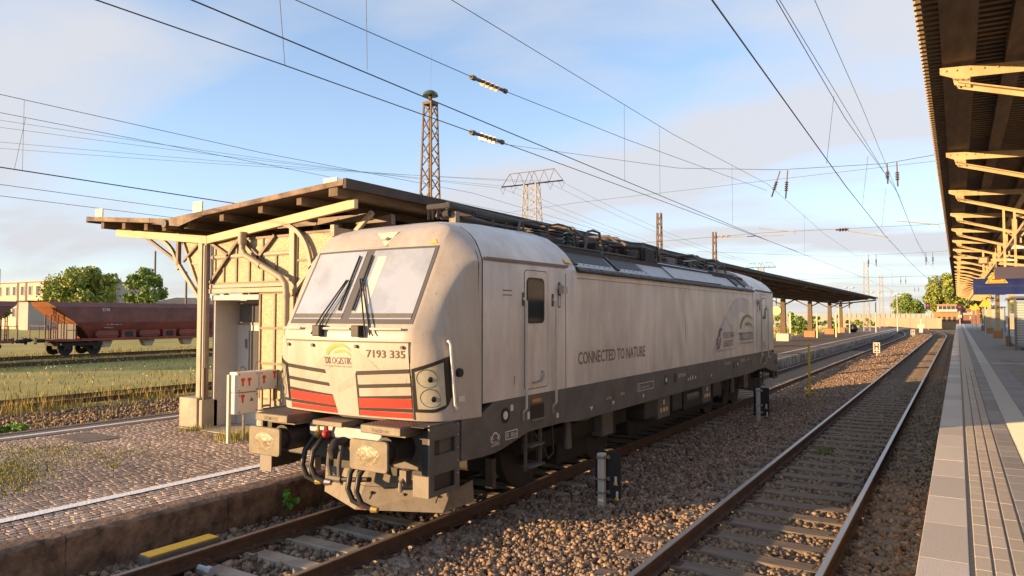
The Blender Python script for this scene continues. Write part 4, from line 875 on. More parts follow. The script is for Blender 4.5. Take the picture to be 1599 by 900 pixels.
for x in (-17.25,-16.35,-15.45,-14.75,-13.95,-12.75,-11.55,-10.45,-9.45):
    w = 0.065 if x < -9.6 else 0.11; zt = rz(x)-0.056
    cb(MB().box(x-w,x+w,YA+(0.10 if x < -9.6 else 0.0),YB-0.1,zt-0.15,zt),'purlin','wood_beam')
# number plates standing on the roof edge
for x,w,h_,t in ((-17.28,0.15,0.12,0.12),(-13.45,0.15,0.14,0.0),(-9.55,0.17,0.05,0.25)):
    cb(MB().box(x-w,x+w,YA+0.02,YA+0.05,rz(x)+0.06,rz(x)+0.06+2*h_*0.8),'roof_plate','clock_face')
def bent(mb, pts, w, h): 
    for p,q in zip(pts,pts[1:]): mb.bar(p,q,w,h)
def frame(yf, full=True):
    bm_ = MB(); 
    def seg(p,q,hh=0.17):
        bm_.prism([(p[0],p[1]-hh),(q[0],q[1]-hh),(q[0],q[1]),(p[0],p[1])],'y',yf-0.05,yf+0.05)
    seg((-17.0,4.66),(-13.5,4.30)); seg((-13.499,4.30),(-9.2,4.72))
    cb(bm_,'rafter_beam','canopy_cream' if yf < 12 else 'frame_dark',bevel=0.008,seg=1)
    fl = MB().box(-17.0,-16.99,yf-0.09,yf+0.09,4.45,4.67)
    if not full:
        cb(MB().prism([(-13.85,0.7),(-13.35,0.7),(-13.42,4.12),(-13.78,4.12)],'y',yf-0.25,yf+0.25),'pillar','wood_beam')
        cb(MB().box(-14.15,-13.05,yf-0.5,yf+0.5,ZPL,0.95),'pillar_base','concrete_white' if yf < 70 else 'brick_orange',bevel=0.03)
        for s in (-1,1): cb(MB().bar((-13.6+s*0.15,yf,3.6),(-13.6+s*1.6,yf,4.35),0.09,0.12),'brace','wood_beam')
    return
frame(9.38)
for yf in (14.2,26.7,40.7,54.7,68.7,82.7,96.7,106.6): frame(yf, False)
# near pillar: pair of slim posts on concrete block, plus curved and straight braces
cb(MB().box(-13.80,-13.66,9.34,9.48,ZPL,4.2),'pillar','frame_cream',bevel=0.01); cb(MB().box(-13.60,-13.54,9.36,9.46,ZPL,4.2),'pillar','frame_cream')
cb(MB().tube([(-13.50,9.30,0.9),(-13.50,9.30,4.1)],0.025,7),'conduit','post_white'); cb(MB().tube([(-13.45,9.30,0.35),(-13.45,9.30,1.5)],0.03,7),'conduit','frame_dark')
cb(MB().box(-14.13,-13.52,9.18,9.66,ZPL-0.02,0.87),'pillar_base','concrete',bevel=0.02); cb(MB().box(-13.515,-13.40,9.22,9.60,ZPL-0.02,0.84),'pillar_base','concrete',bevel=0.02)
def curve_pts(a, b_, c, n=9): return [tuple(Vector(a)*(1-t)**2+Vector(b_)*2*t*(1-t)+Vector(c)*t*t) for t in np.linspace(0,1,n)]
mb = MB(); bent(mb, curve_pts((-14.55,9.38,3.62),(-14.75,9.38,4.35),(-15.75,9.38,4.42)),0.07,0.07); cb(mb,'curved_brace','frame_cream')
cb(MB().bar((-14.5,9.38,3.75),(-15.8,9.38,4.40),0.06,0.06),'brace','frame_dark'); cb(MB().bar((-14.52,9.38,3.72),(-13.75,9.38,2.95),0.07,0.07),'brace','frame_cream')
cb(MB().box(-14.60,-14.52,9.34,9.42,3.70,4.42),'brace_post','frame_dark')
mb = MB(); bent(mb, curve_pts((-10.35,9.38,3.45),(-10.42,9.38,4.25),(-11.2,9.38,4.42)),0.07,0.08); cb(mb,'curved_brace','frame_cream')
cb(MB().bar((-10.9,9.38,3.0),(-9.75,9.38,4.05),0.07,0.07),'brace','frame_cream'); cb(MB().bar((-10.85,9.9,3.3),(-9.3,9.9,4.55),0.08,0.08),'brace','frame_cream')
for x in (-10.9,-10.3): cb(MB().box(x-0.05,x+0.05,9.95,10.05,3.6,4.5),'post','frame_dark')
cb(MB().box(-12.4,-9.4,9.96,10.04,4.42,4.55),'cross_beam','frame_dark')
cb(MB().bar((-13.4,10.6,4.1),(-9.4,10.6,4.5),0.12,0.2),'cross_beam','frame_dark')
# clock hanging below the far part
ck = empty('platform_clock',(-12.4,60,3.0),'round platform clock hanging under the far canopy beside the locomotive tail','clock')
MB().tube([(0,-0.12,0),(0,0.12,0)],0.42,24).build('clock_case','dark_metal',ck); MB().tube([(0,-0.13,0),(0,-0.121,0)],0.385,24).build('clock_face','clock_face',ck)
MB().bar((0,-0.135,0),(0.13,-0.135,-0.22),0.03,0.01).build('hour_hand','loco_black',ck); MB().bar((0,-0.137,0),(-0.2,-0.137,-0.16),0.02,0.01).build('minute_hand','loco_black',ck)
MB().box(-0.03,0.03,-0.03,0.03,0.4,1.2).build('hanger','frame_dark',ck)
# ---- glazed waiting shelter under the canopy
HO = (-12.3,9.45,ZPL)
hut = empty('waiting_shelter', HO, 'cream framed waiting shelter with ribbed glass panes under the canopy end', 'shelter')
def hb_(mb, name, material, par=None, **k): return mb.build(name, material, par or hut, HO, **k)
def pane_grid(x0,x1,z0,z1,nx,nz,y,material,fw=0.045,name='pane'):
    dx=(x1-x0)/nx; dz=(z1-z0)/nz
    for i in range(nx):
        for j in range(nz): hb_(MB().box(x0+i*dx+fw/2,x0+(i+1)*dx-fw/2,y,y+0.02,z0+j*dz+fw/2,z0+(j+1)*dz-fw/2),name,material)
    for i in range(nx+1): hb_(MB().box(x0+i*dx-fw/2,x0+i*dx+fw/2,y-0.025,y+0.04,z0,z1),'glazing_bar','bar_brown')
    for j in range(nz+1): hb_(MB().box(x0,x1,y-0.022,y+0.038,z0+j*dz-fw/2,z0+j*dz+fw/2),'glazing_bar','bar_brown')
pane_grid(-13.48,-11.02,3.28,3.82,6,1,9.47,'glass_ribbed'); pane_grid(-13.48,-11.02,3.865,4.18,3,1,9.47,'glass_ribbed')
pane_grid(-11.90,-11.02,0.95,3.06,2,3,9.47,'glass_ribbed'); hb_(MB().box(-11.92,-11.0,9.46,9.50,0.30,0.93),'lower_panel','frame_cream')
pane_grid(-10.84,-9.9,3.15,4.2,1,2,9.47,'glass_ribbed'); pane_grid(-10.84,-9.9,0.95,3.1,2,3,9.47,'glass_ribbed'); hb_(MB().box(-10.84,-9.9,9.46,9.50,0.30,0.93),'lower_panel','frame_cream')
hb_(MB().box(-13.5,-11.0,9.40,9.50,3.07,3.17),'lintel','frame_cream',bevel=0.01); hb_(MB().box(-13.5,-11.0,9.41,9.49,3.18,3.26),'lintel','frame_cream',bevel=0.01); hb_(MB().box(-13.45,-11.92,9.43,9.50,2.93,3.03),'lintel','concrete_white')
hb_(MB().box(-11.01,-10.86,9.40,9.52,ZPL,4.3),'corner_post','frame_cream',bevel=0.01); hb_(MB().box(-9.9,-9.8,9.42,9.52,ZPL,4.3),'corner_post','frame_cream')
# cross braces in front of the upper panes
for a,b_ in (((-13.48,3.30),(-12.55,4.18)),((-13.48,4.15),(-12.85,3.84)),((-12.45,4.18),(-11.1,3.20)),((-12.0,3.72),(-11.45,4.2))): hb_(MB().bar((a[0],9.42,a[1]),(b_[0],9.42,b_[1]),0.045,0.06),'cross_brace','frame_dark')
hb_(MB().box(-13.48,-11.02,9.43,9.465,3.82,3.865),'mid_rail','frame_cream')
# small triangular glazed wing outside the pillar
hb_(MB().prism([(-14.48,4.25),(-13.84,4.25),(-13.84,3.15)],'y',9.46,9.48),'wing_pane','glass_ribbed'); hb_(MB().bar((-14.5,9.44,4.26),(-13.85,9.44,3.1),0.05,0.05),'glazing_bar','frame_cream'); hb_(MB().box(-14.3,-13.84,9.44,9.47,3.72,3.76),'glazing_bar','frame_cream'); hb_(MB().bar((-14.45,9.43,3.80),(-13.85,9.43,4.2),0.05,0.05),'glazing_bar','frame_dark')
# recess: plain side wall, door with glass, floor
hb_(MB().box(-13.48,-13.40,9.50,10.12,ZPL,2.93),'recess_wall','door_paint',bevel=0.006)
MBd = MB().box(-13.40,-12.63,10.06,10.12,ZPL,2.40); dd = hb_(MBd,'door','door_paint',bevel=0.006)
hb_(MB().box(-13.0,-12.70,10.045,10.058,0.9,2.28),'door_glass','glass_door',dd); hb_(MB().bar((-13.08,10.03,1.9),(-13.08,10.03,2.1),0.03,0.03),'door_handle','steel',dd)
hb_(MB().box(-13.34,-12.66,10.07,10.10,2.46,2.86),'transom_pane','glass_door'); 
for x0,x1,z0,z1 in ((-13.40,-12.6,2.40,2.455),(-13.40,-12.6,2.865,2.93),(-12.655,-12.55,ZPL,2.93)): hb_(MB().box(x0,x1,10.05,10.13,z0,z1),'door_frame','frame_cream')
pane_grid(-12.55,-11.9,0.35,2.93,1,3,10.08,'glass_ribbed')
hb_(MB().box(-13.5,-9.85,10.2,18.0,ZPL,4.2),'inner_walls','frame_cream'); hb_(MB().box(-9.86,-9.80,9.52,18.0,ZPL,4.25),'side_wall','frame_cream'); hb_(MB().box(-14.0,-10.3,9.05,10.15,ZPL-0.03,ZPL+0.012),'threshold_slab','concrete')
# rain pipe
dp = [(-12.28,9.30,4.25),(-12.28,9.30,3.95),(-12.15,9.28,3.82),(-11.03,9.24,3.34),(-10.88,9.22,3.21),(-10.85,9.22,3.02),(-10.85,9.22,0.3)]
tag(MB().tube(dp,0.062,10).tube([(-12.28,9.30,4.05),(-12.28,9.30,4.3)],0.085,10).tube([(-10.85,9.22,2.95),(-10.85,9.22,3.03)],0.075,10).tube([(-11.72,9.26,3.63),(-11.64,9.26,3.59)],0.075,10).build('rain_pipe','frame_cream',None,(0,0,0),smooth=True),'cream rain pipe running diagonally then down the shelter front','pipe')
# ---- electrical cabinets on post
eb = empty('switch_cabinet',(-11.9,9.1,ZPL),'cluster of three white switch boxes with red stickers on thin posts','switch box')
EO = (-11.9,9.1,ZPL); eb.location = (-11.365,8.69,0.361); eb.scale = (0.955,0.955,0.955)
def box_(y0,y1,z0,z1,x0=-12.12,x1=-11.9):
    c = MB().box(x0,x1,y0,y1,z0,z1).build('cabinet','cabinet_white',eb,EO,bevel=0.015); MB().box(x1,x1+0.018,y0+0.012,y1-0.012,z0+0.012,z1-0.012).build('cabinet_door','cabinet_white',c,EO,bevel=0.008)
    for a in (0.05,y1-y0-0.05):
        for b_ in (0.045,z1-z0-0.045): MB().tube([(x1+0.016,y0+a,z0+b_),(x1+0.026,y0+a,z0+b_)],0.014,7).build('lock_screw','frame_dark',c,EO)
    return c
c1 = box_(8.93,9.44,1.10,1.50); c2 = box_(9.45,9.90,1.11,1.50); c3 = box_(8.93,9.44,0.68,1.09)
def sticker(c,y,z,sgn=1): MB().box(-11.883,-11.880,y,y+0.085,z+0.10,z+0.16).box(-11.883,-11.880,y+0.02,y+0.062,z,z+0.10).build('hazard_sticker','sticker_red',c,EO)
for y,z in ((9.02,1.22),(9.17,1.22)): sticker(c1,y,z)
sticker(c2,9.52,1.24); sticker(c2,9.78,1.32); sticker(c3,9.02,0.90)
MB().add([(-11.8815,9.22,0.92),(-11.8815,9.32,0.92),(-11.8815,9.27,1.0)],[(0,1,2)]).build('hazard_sticker','frame_dark',c3,EO)
MB().box(-12.02,-11.96,8.80,8.86,ZPL-0.14,1.46).build('post','post_white',eb,EO); MB().tube([(-12.0,9.18,ZPL-0.14),(-12.0,9.18,0.68)],0.028,8).build('post','steel',eb,EO); MB().box(-12.05,-12.0,9.6,9.64,ZPL-0.14,1.11).box(-12.05,-12.0,9.8,9.84,ZPL-0.14,1.11).box(-12.05,-12.0,9.64,9.80,0.75,0.79).build('rack','frame_cream',eb,EO)
MB().tube([(-12.0,9.05,1.50),(-12.0,9.08,1.58),(-12.0,9.16,1.6),(-12.0,9.22,1.52)],0.014,6).tube([(-12.0,9.42,1.50),(-12.0,9.45,1.66),(-12.0,9.55,1.68),(-12.0,9.6,1.52)],0.012,6).build('cable','frame_dark',eb,EO)
# ---- yellow topped trackside box
yb_ = empty('track_magnet',(-7.42,4.87,-0.15),'low grey trackside box with bright yellow top beside the near rail','track box')
MB().prism([(-0.09,0.0),(0.09,0.0),(0.105,0.10),(0.105,0.185),(-0.105,0.185),(-0.105,0.10)],'y',-0.43,0.43).build('housing','beam_grey',yb_,bevel=0.012); MB().box(-0.092,0.092,-0.415,0.415,0.185,0.200).build('yellow_cover','yellow_top',yb_,bevel=0.006); MB().box(-0.05,0.05,-0.15,0.15,-0.1,0.0).build('mount','dark_metal',yb_)
for y in (4.15,4.85): 
    o = MB().tube([(-7.05,y,-0.13),(-6.88,y,-0.13)],0.035,8).tube([(-6.90,y,-0.13),(-6.82,y,-0.13)],0.05,8).build('cable_plug','roof_panel_grey',None,(0,0,0)); tag(o,'round metal plug on the inner side of the near rail, '+('nearest the camera' if y < 4.5 else 'beside the yellow topped box'),'cable plug')
# ---- white marker posts with black boards between the tracks
def marker(y, x, h_, label):
    r = empty('marker_post',(x,y,-0.2),label,'marker post','white marker posts between the tracks')
    MB().prism(rrect(-0.05,0.05,-0.05,0.05,0.015,2),'z',0.0,h_-0.04).build('post','post_white',r); MB().prism(rrect(-0.058,0.058,-0.058,0.058,0.015,2),'z',h_-0.045,h_).build('post_cap','post_white',r,bevel=0.012)
    for z0,z1 in ((0.17,0.36),(0.365,h_+0.02)): bd = MB().box(-0.14,0.26,0.075,0.09,z0,z1).build('board','panel_black',r); 
    for z in (h_-0.06,0.45,0.26): MB().box(-0.062,0.075,-0.062,0.075,z-0.012,z+0.012).box(0.06,0.10,0.05,0.075,z-0.025,z+0.025).build('clamp','steel',r)
    for x_,z in ((0.17,0.40),(0.19,0.19)): MB().box(x_,x_+0.035,0.070,0.0745,z,z+0.09).build('serial_sticker','text_white',r); MB().box(x_-0.012,x_+0.045,0.070,0.0744,z-0.035,z-0.002).build('yellow_sticker','yellow_label',r)
marker(9.49,-4.41,0.82,'nearer white marker post with black board, in front of the locomotive cab'); marker(19.37,-4.49,0.89,'farther white marker post with black board, near the locomotive tail')
yp = empty('yellow_post',(-4.33,26.0,-0.12),'thin yellow post on bent feet behind the locomotive','post')
MB().box(-0.035,0.035,-0.035,0.035,0.0,1.74).build('post','post_yellow',yp)
for a in (0,2.1,4.2): MB().tube([(0,0,0.10),(0.22*math.cos(a),0.22*math.sin(a),0.09),(0.30*math.cos(a),0.30*math.sin(a),-0.12)],0.02,6).build('foot','post_yellow',yp)
def hboard(x,y,s,label):
    r = empty('stop_board',(x,y,-0.12),label,'stop board'); MB().box(-0.03,0.03,0,0.04,0,0.3).build('post','post_white',r)
    bd = MB().box(-0.24*s,0.24*s,-0.03,0,0.22,0.92).build('board','post_white',r); 
    MB().box(-0.15*s,-0.08*s,-0.036,-0.0305,0.42,0.86).box(0.08*s,0.15*s,-0.036,-0.0305,0.42,0.86).box(-0.08*s,0.08*s,-0.036,-0.0305,0.60,0.68).build('letter_h','loco_black',bd); MB().box(-0.16*s,-0.03*s,-0.036,-0.0305,0.27,0.36).box(0.04*s,0.15*s,-0.036,-0.0305,0.28,0.36).build('plate_lettering','loco_black',bd)
hboard(-4.65,53.4,0.85,'white stop board with black H in the middle of the picture, the nearer one'); hboard(-4.9,104,1.0,'small white stop board with black H farther down the track')
# ================================================================ right platform canopy and furniture
RO = (1.2, 10, ZPR)
rc = empty('steel_canopy', RO, 'yellow cream steel truss canopy with corrugated roof over the right platform', 'canopy')
def rb_(mb, name, material, par=None, **k): return mb.build(name, material, par or rc, RO, **k)
def rzr(x): return 5.42 - 0.03*(x+0.27)
# corrugated sheet, ribs across the platform
m = MB(); vs = []; fs = []; y = 4.0; k = 0; xs_ = (-0.27, 5.2)
while y < 112:
    pit = 0.137 if y < 40 else 0.4
    for dy,dz in ((0,0),(0.45,0),(0.5,0.04),(0.95,0.04)): vs += [(x,y+dy*pit,rzr(x)+dz) for x in xs_]
    y += pit
n = len(vs)//2; m.add(vs,[(2*i,2*i+1,2*i+3,2*i+2) for i in range(n-1)]); rb_(m,'corrugated_sheet','corrugated')
rb_(MB().add([(-0.26,4,5.52),(5.2,4,5.36),(5.2,112,5.36),(-0.26,112,5.52)],[(0,1,2,3)]),'roof_top','roof_felt')
m = MB(); y = 4.0
while y < 40: m.box(-0.285,-0.268,y,y+0.065,rzr(-0.27)-0.002,rzr(-0.27)+0.055); y += 0.137
rb_(m,'sheet_edge','canopy_cream')['kind'] = 'stuff'
rb_(MB().box(-0.30,-0.268,40,112,5.40,5.47),'sheet_edge','canopy_cream')
for x,w,h_ in ((0.06,0.15,0.14),(0.55,0.08,0.14),(1.15,0.09,0.16),(2.4,0.1,0.16)): rb_(MB().box(x-w,x+w,4,111,rzr(x)-h_,rzr(x)-0.003),'purlin','wood_beam')
ysb = [4.85,8.75,13.4,17.45,21.4,25.2,29.1,33,36.9,40.8,44.7,48.6,52.5,56.4,60.3,64.2,68.1,72,75.9,79.8,83.7,87.6,91.5,95.4,99.3,103.2,107.1]
for i,yb in enumerate(ysb):
    rb_(MB().prism([(-0.11,5.21),(1.15,5.11),(1.15,5.02),(-0.02,5.09),(-0.11,5.15)],'y',yb,yb+0.012).box(-0.11,1.15,yb,yb+0.09,5.212,5.226) if False else MB().prism([(-0.11,5.235),(1.2,5.14),(1.2,5.04),(0.02,5.105),(-0.11,5.165)],'y',yb,yb+0.014),'top_chord','canopy_cream')
    rb_(MB().prism([(0.0,5.12),(0.16,5.10),(0.16,4.985),(0.02,5.03)],'y',yb-0.014,yb-0.002),'gusset_plate','canopy_cream')
    rb_(MB().prism([(0.05,5.06),(1.25,4.68),(1.25,4.615),(0.05,4.995)],'y',yb+0.016,yb+0.030).prism([(0.05,5.06),(1.25,4.68),(1.25,4.665),(0.05,5.045)],'y',yb-0.05,yb+0.0155),'lower_chord','canopy_cream')
    if yb < 30:
        rv = MB()
        for t in (0.02,0.10,0.2,0.3,0.4,0.5,0.6,0.7): rv.ball((-0.08+1.2*t,yb-0.004,5.195-0.09*t),0.013,6,4)
        for x in (0.04,0.09,0.14): rv.ball((x,yb-0.018,5.075),0.011,6,4)
        for x in (0.05,0.11): rv.ball((x,yb-0.018,5.01),0.011,6,4)
        rb_(rv,'rivet','canopy_cream')['kind'] = 'stuff'
    rb_(MB().box(1.18,1.28,yb-0.05,yb+0.06,4.5,5.2),'hanger_post','canopy_cream')
    rb_(MB().bar((1.25,yb,4.62),(2.5,yb,4.45),0.07,0.1),'inner_chord','canopy_cream'); rb_(MB().bar((1.25,yb,5.1),(2.5,yb,5.05),0.07,0.1),'inner_chord','canopy_cream')
    if i < len(ysb)-1: rb_(MB().bar((1.23,yb,4.55),(1.23,ysb[i+1],5.1),0.05,0.05),'girder_diagonal','canopy_cream')
rb_(MB().box(1.19,1.29,4.5,110,4.48,4.56),'girder_chord','canopy_cream'); rb_(MB().box(1.19,1.29,4.5,110,5.12,5.18),'girder_chord','canopy_cream')
for y in (16,32,48,64,80,96):
    rb_(MB().box(2.35,2.65,y-0.15,y+0.15,ZPR+0.5,5.2),'column','canopy_cream',bevel=0.02); rb_(MB().box(2.2,2.8,y-0.3,y+0.3,ZPR,ZPR+0.55),'column_base','brick_orange',bevel=0.03)
for i,y in enumerate((19,23,28,33,39,46)):
    l_ = empty('platform_lamp',(1.45,y,4.35),'white box lamp under the right canopy, number %s from the camera'%['one','two','three','four','five','six'][i],'lamp','lamps under the right canopy')
    MB().prism([(-0.22,0.0),(0.22,0.0),(0.15,0.13),(-0.15,0.13)],'y',-0.25,0.25).build('lamp_housing','lamp_white',l_,bevel=0.01); MB().box(-0.02,0.02,-0.02,0.02,0.13,0.35).build('lamp_rod','canopy_cream',l_)
# hanging signs
s1 = empty('destination_sign',(1.45,17.5,3.35),'wide grey violet hanging sign board seen from behind, nearest on the right platform','sign')
MB().box(-0.80,2.2,-0.06,0.06,0.0,0.0+0.24).build('sign_board','sign_violet',s1); 
for x in (-0.62,-0.44): MB().box(x-0.02,x+0.02,-0.02,0.02,0.24,1.4).build('hanger_rod','canopy_cream',s1)
s2 = empty('blue_display_sign',(1.2,30,3.3),'dark blue train indicator hanging behind the violet sign board','sign')
MB().box(-0.72,2.6,-0.1,0.1,0.04,0.60).build('sign_board','sign_blue',s2)
for z in (0.32,): MB().box(-0.62,2.5,-0.106,-0.1005,z,z+0.012).build('sign_line','sign_violet',s2)
for x in (-0.4,1.8): MB().box(x-0.03,x+0.03,-0.03,0.03,0.60,1.7).build('hanger_rod','canopy_cream',s2)
s3 = empty('warning_sign',(1.05,27.0,3.62),'yellow triangular warning sign hanging in front of the blue display','sign')
MB().prism([(-0.30,0.0),(0.30,0.0),(0.0,0.42)],'y',-0.01,0.01).build('sign_plate','post_yellow',s3); MB().prism([(-0.25,0.025),(0.25,0.025),(0.0,0.37)],'y',-0.014,-0.0105).build('sign_border','loco_black',s3); MB().prism([(-0.215,0.045),(0.215,0.045),(0.0,0.335)],'y',-0.018,-0.0145).build('sign_face','yellow_label',s3); MB().box(-0.12,0.12,-0.022,-0.0185,0.09,0.13).build('sign_bolt_symbol','sticker_red',s3); MB().box(-0.01,0.01,-0.01,0.01,0.40,1.1).build('hanger_rod','canopy_cream',s3)
cm = empty('camera_housing',(0.62,24.0,4.15),'small dark box camera on a bracket under the canopy truss','camera'); MB().box(-0.10,0.14,-0.1,0.1,-0.1,0.1).build('housing','frame_dark',cm); MB().box(-0.08,0.1,-0.104,-0.1005,-0.07,0.07).build('lens_plate','canopy_cream',cm); MB().box(0.14,0.6,-0.03,0.03,-0.04,0.04).build('bracket','canopy_cream',cm)
# glass shelters
def gshelter(x,y,w,l_,label):
    r = empty('glass_shelter',(x,y,ZPR),label,'shelter','glass shelters on the right platform')
    for a,b_ in ((0,0),(w,0),(0,l_),(w,l_)): MB().box(a-0.05,a+0.05,b_-0.05,b_+0.05,0,2.5).build('post','shelter_steel',r)
    MB().box(0.06,w-0.06,-0.012,0.012,0.25,2.35).build('glass_pane','shelter_glass',r); MB().box(-0.012,0.012,0.06,l_-0.06,0.25,2.35).build('glass_pane','shelter_glass',r); MB().box(w-0.012,w+0.012,0.06,l_-0.06,0.25,2.35).build('glass_pane','shelter_glass',r)
    MB().box(-0.15,w+0.15,-0.15,l_+0.15,2.5,2.6).build('roof','shelter_steel',r)
    for z in np.arange(0.4,2.2,0.12): MB().box(0.06,w-0.06,-0.016,-0.0125,z,z+0.03).build('glass_stripe','text_white',r)
gshelter(2.35,42.0,1.8,5.0,'near glass shelter with white striped panes behind the blue display sign'); gshelter(2.35,90.0,1.8,6.0,'far glass shelter beyond the pillar bases on the right platform')
for i,(x,y) in enumerate(((1.9,70),(1.8,100),(1.7,120))):
    r = empty('platform_warning_sign',(x,y,ZPR),'yellow triangle warning sign on a thin pole along the right platform, %s'%['the nearest','the middle one','the farthest'][i],'sign','pole signs on the right platform'); MB().box(-0.04,0.04,-0.04,0.04,0,3.0).build('pole','post_white',r); MB().prism([(-0.45,2.4),(0.45,2.4),(0,3.1)],'y',-0.06,-0.045).build('sign_plate','post_yellow',r)
# ================================================================ overhead line
def sag(p, q, s=0.0, n=10): return [tuple(Vector(p).lerp(Vector(q),t)+Vector((0,0,-4*s*t*(1-t)))) for t in np.linspace(0,1,n)]
def wire(name, pts, r, label, material='wire'): return tag(MB().tube(pts,r*0.62,5).build(name,material,None,(0,0,0)),label,'wire')
wire('contact_wire',[(-6.40,-2,5.78),(-6.45,14,5.72),(-6.42,30,5.62),(-6.3,60,5.62),(-6.6,95,5.62),(-9.5,140,5.6)],0.014,'thick contact wire directly above the locomotive roof')
wire('messenger_wire',[(-6.45,-8,7.75),(-6.45,2,7.45),(-6.45,8.5,7.42),(-6.45,18.5,7.52),(-6.45,30,7.95),(-6.45,45,7.3),(-6.45,65,7.1),(-6.5,95,7.9),(-9.5,140,7.6)],0.010,'upper carrier wire sagging above the locomotive contact wire')
wire('crossing_contact_wire',[(-6.8,0,5.50),(-6.7,5.6,5.57),(-6.6,9.29,5.57),(-6.6,10.24,5.59),(-6.5,18,5.60),(-6.45,36,5.66)],0.012,'second contact wire left of the lattice mast carrying the lower row of glass insulators')
wire('crossing_messenger_wire',[(-7.1,2,6.5),(-6.9,5.96,6.53),(-6.75,9.5,6.56),(-6.75,10.58,6.6),(-6.6,15.75,6.80),(-6.5,30,7.7)],0.010,'carrier wire with the upper row of glass insulators')
for nm,a,b_,lb in (('glass_insulator',(-6.75,9.5,6.555),(-6.75,10.58,6.60),'upper glass rod insulator in the wire right of the lattice mast top'),('glass_insulator',(-6.6,9.29,5.565),(-6.6,10.24,5.595),'lower glass rod insulator in the wire right of the lattice mast')):
    g_ = empty(nm,a,lb,'insulator'); d = Vector(b_)-Vector(a)
    MB().tube([(0,0,0),d],0.03,8).tube([(0,0,0),d*0.1],0.045,8).tube([d*0.9,d],0.045,8).build('rod','beam_grey',g_)
    for t in (0.33,0.46,0.59,0.72): MB().tube([d*t-d.normalized()*0.018+Vector((0,0,-0.015)),d*t+d.normalized()*0.018+Vector((0,0,-0.015))],[0.06,0.05],10).build('glass_disc','insulator_glass',g_,smooth=True)
wire('contact_wire',[(-1.80,-2,5.52),(-1.85,6.4,5.5),(-2.05,17.2,5.48),(-2.2,30,5.52),(-2.2,52,5.62),(-1.7,95,5.6),(-4.5,140,5.6)],0.014,'thick contact wire above the empty right track')
wire('messenger_wire',[(-1.9,-6,7.2),(-1.9,9.45,6.67),(-1.9,16.1,6.70),(-1.9,30,7.4),(-1.9,48,6.8),(-1.9,65,6.8),(-1.9,95,7.6),(-4.5,140,7.4)],0.010,'carrier wire above the right track contact wire, the left of the close pair')
wire('messenger_wire',[(-1.8,-6,7.1),(-1.85,9.39,6.64),(-1.85,27.08,7.12),(-1.85,34,7.4)],0.008,'carrier wire above the right track, the right of the close pair')
wire('feeder_wire',[(-1.9,0,8.1),(-1.9,12.46,7.82),(-1.9,19.18,7.75),(-1.9,30,7.45),(-1.9,45,6.9),(-1.9,65,7.0)],0.009,'rightmost of the wires slanting down over the right track')
wire('contact_wire',[(-17.7,-4,5.85),(-17.7,60,5.85),(-17.7,110,5.85)],0.022,'thick contact wire low on the left passing behind the shelter roof'); wire('messenger_wire',[(-17.7,-6,7.6),(-17.7,7,7.45),(-17.7,14,7.51),(-17.7,25,7.9),(-17.7,60,7.0),(-17.7,110,7.6)],0.012,'uppermost slanting wire on the left of the picture')
wire('messenger_wire',[(-17.5,-6,7.1),(-17.5,7.05,7.0),(-17.5,15.6,7.16),(-17.5,30,7.4),(-17.5,80,7.0)],0.010,'second slanting wire from the top on the left'); wire('contact_wire',[(-23.5,-4,6.42),(-23.5,90,6.35)],0.014,'thin wire under the thick one on the left, the upper'); wire('contact_wire',[(-23.5,-4,6.1),(-23.5,90,5.95)],0.013,'thin wire under the thick one on the left, the lowest')
def dropper(p, q, lb): 
    wire('dropper',[p,q],0.007,lb); 
dropper((-6.7,5.63,5.57),(-6.9,5.7,6.53),'thin vertical dropper leaving the top edge left of the lattice mast, the left one'); dropper((-6.4,6.7,5.78),(-6.45,6.7,7.42),'thin vertical dropper leaving the top edge left of the lattice mast, the right one')
for y,l_ in ((15.2,'above the locomotive door'),(17.5,'above the locomotive middle'),(24.5,'above the locomotive tail'),(38,'far behind the locomotive tail')): dropper((-6.45,y,5.7),(-6.45,y,7.5 if y<20 else 7.7),'thin dropper between carrier and contact wire '+l_)
for y,l_ in ((14.5,'nearest over the right track'),(20.5,'second over the right track'),(26,'third over the right track')): dropper((-2.05,y,5.48),(-1.9,y,6.75),'thin dropper wire '+l_)
dropper((-17.7,7.6,5.85),(-17.7,7.6,7.45),'vertical dropper at the left picture edge, the longer'); dropper((-17.6,7.4,5.85),(-17.5,7.55,7.0),'vertical dropper at the left picture edge, the shorter')
dropper((-6.45,9.0,6.55),(-20.0,25.0,12.8),'thin bond wire from the mast top insulator up to the carrier wire') if False else None
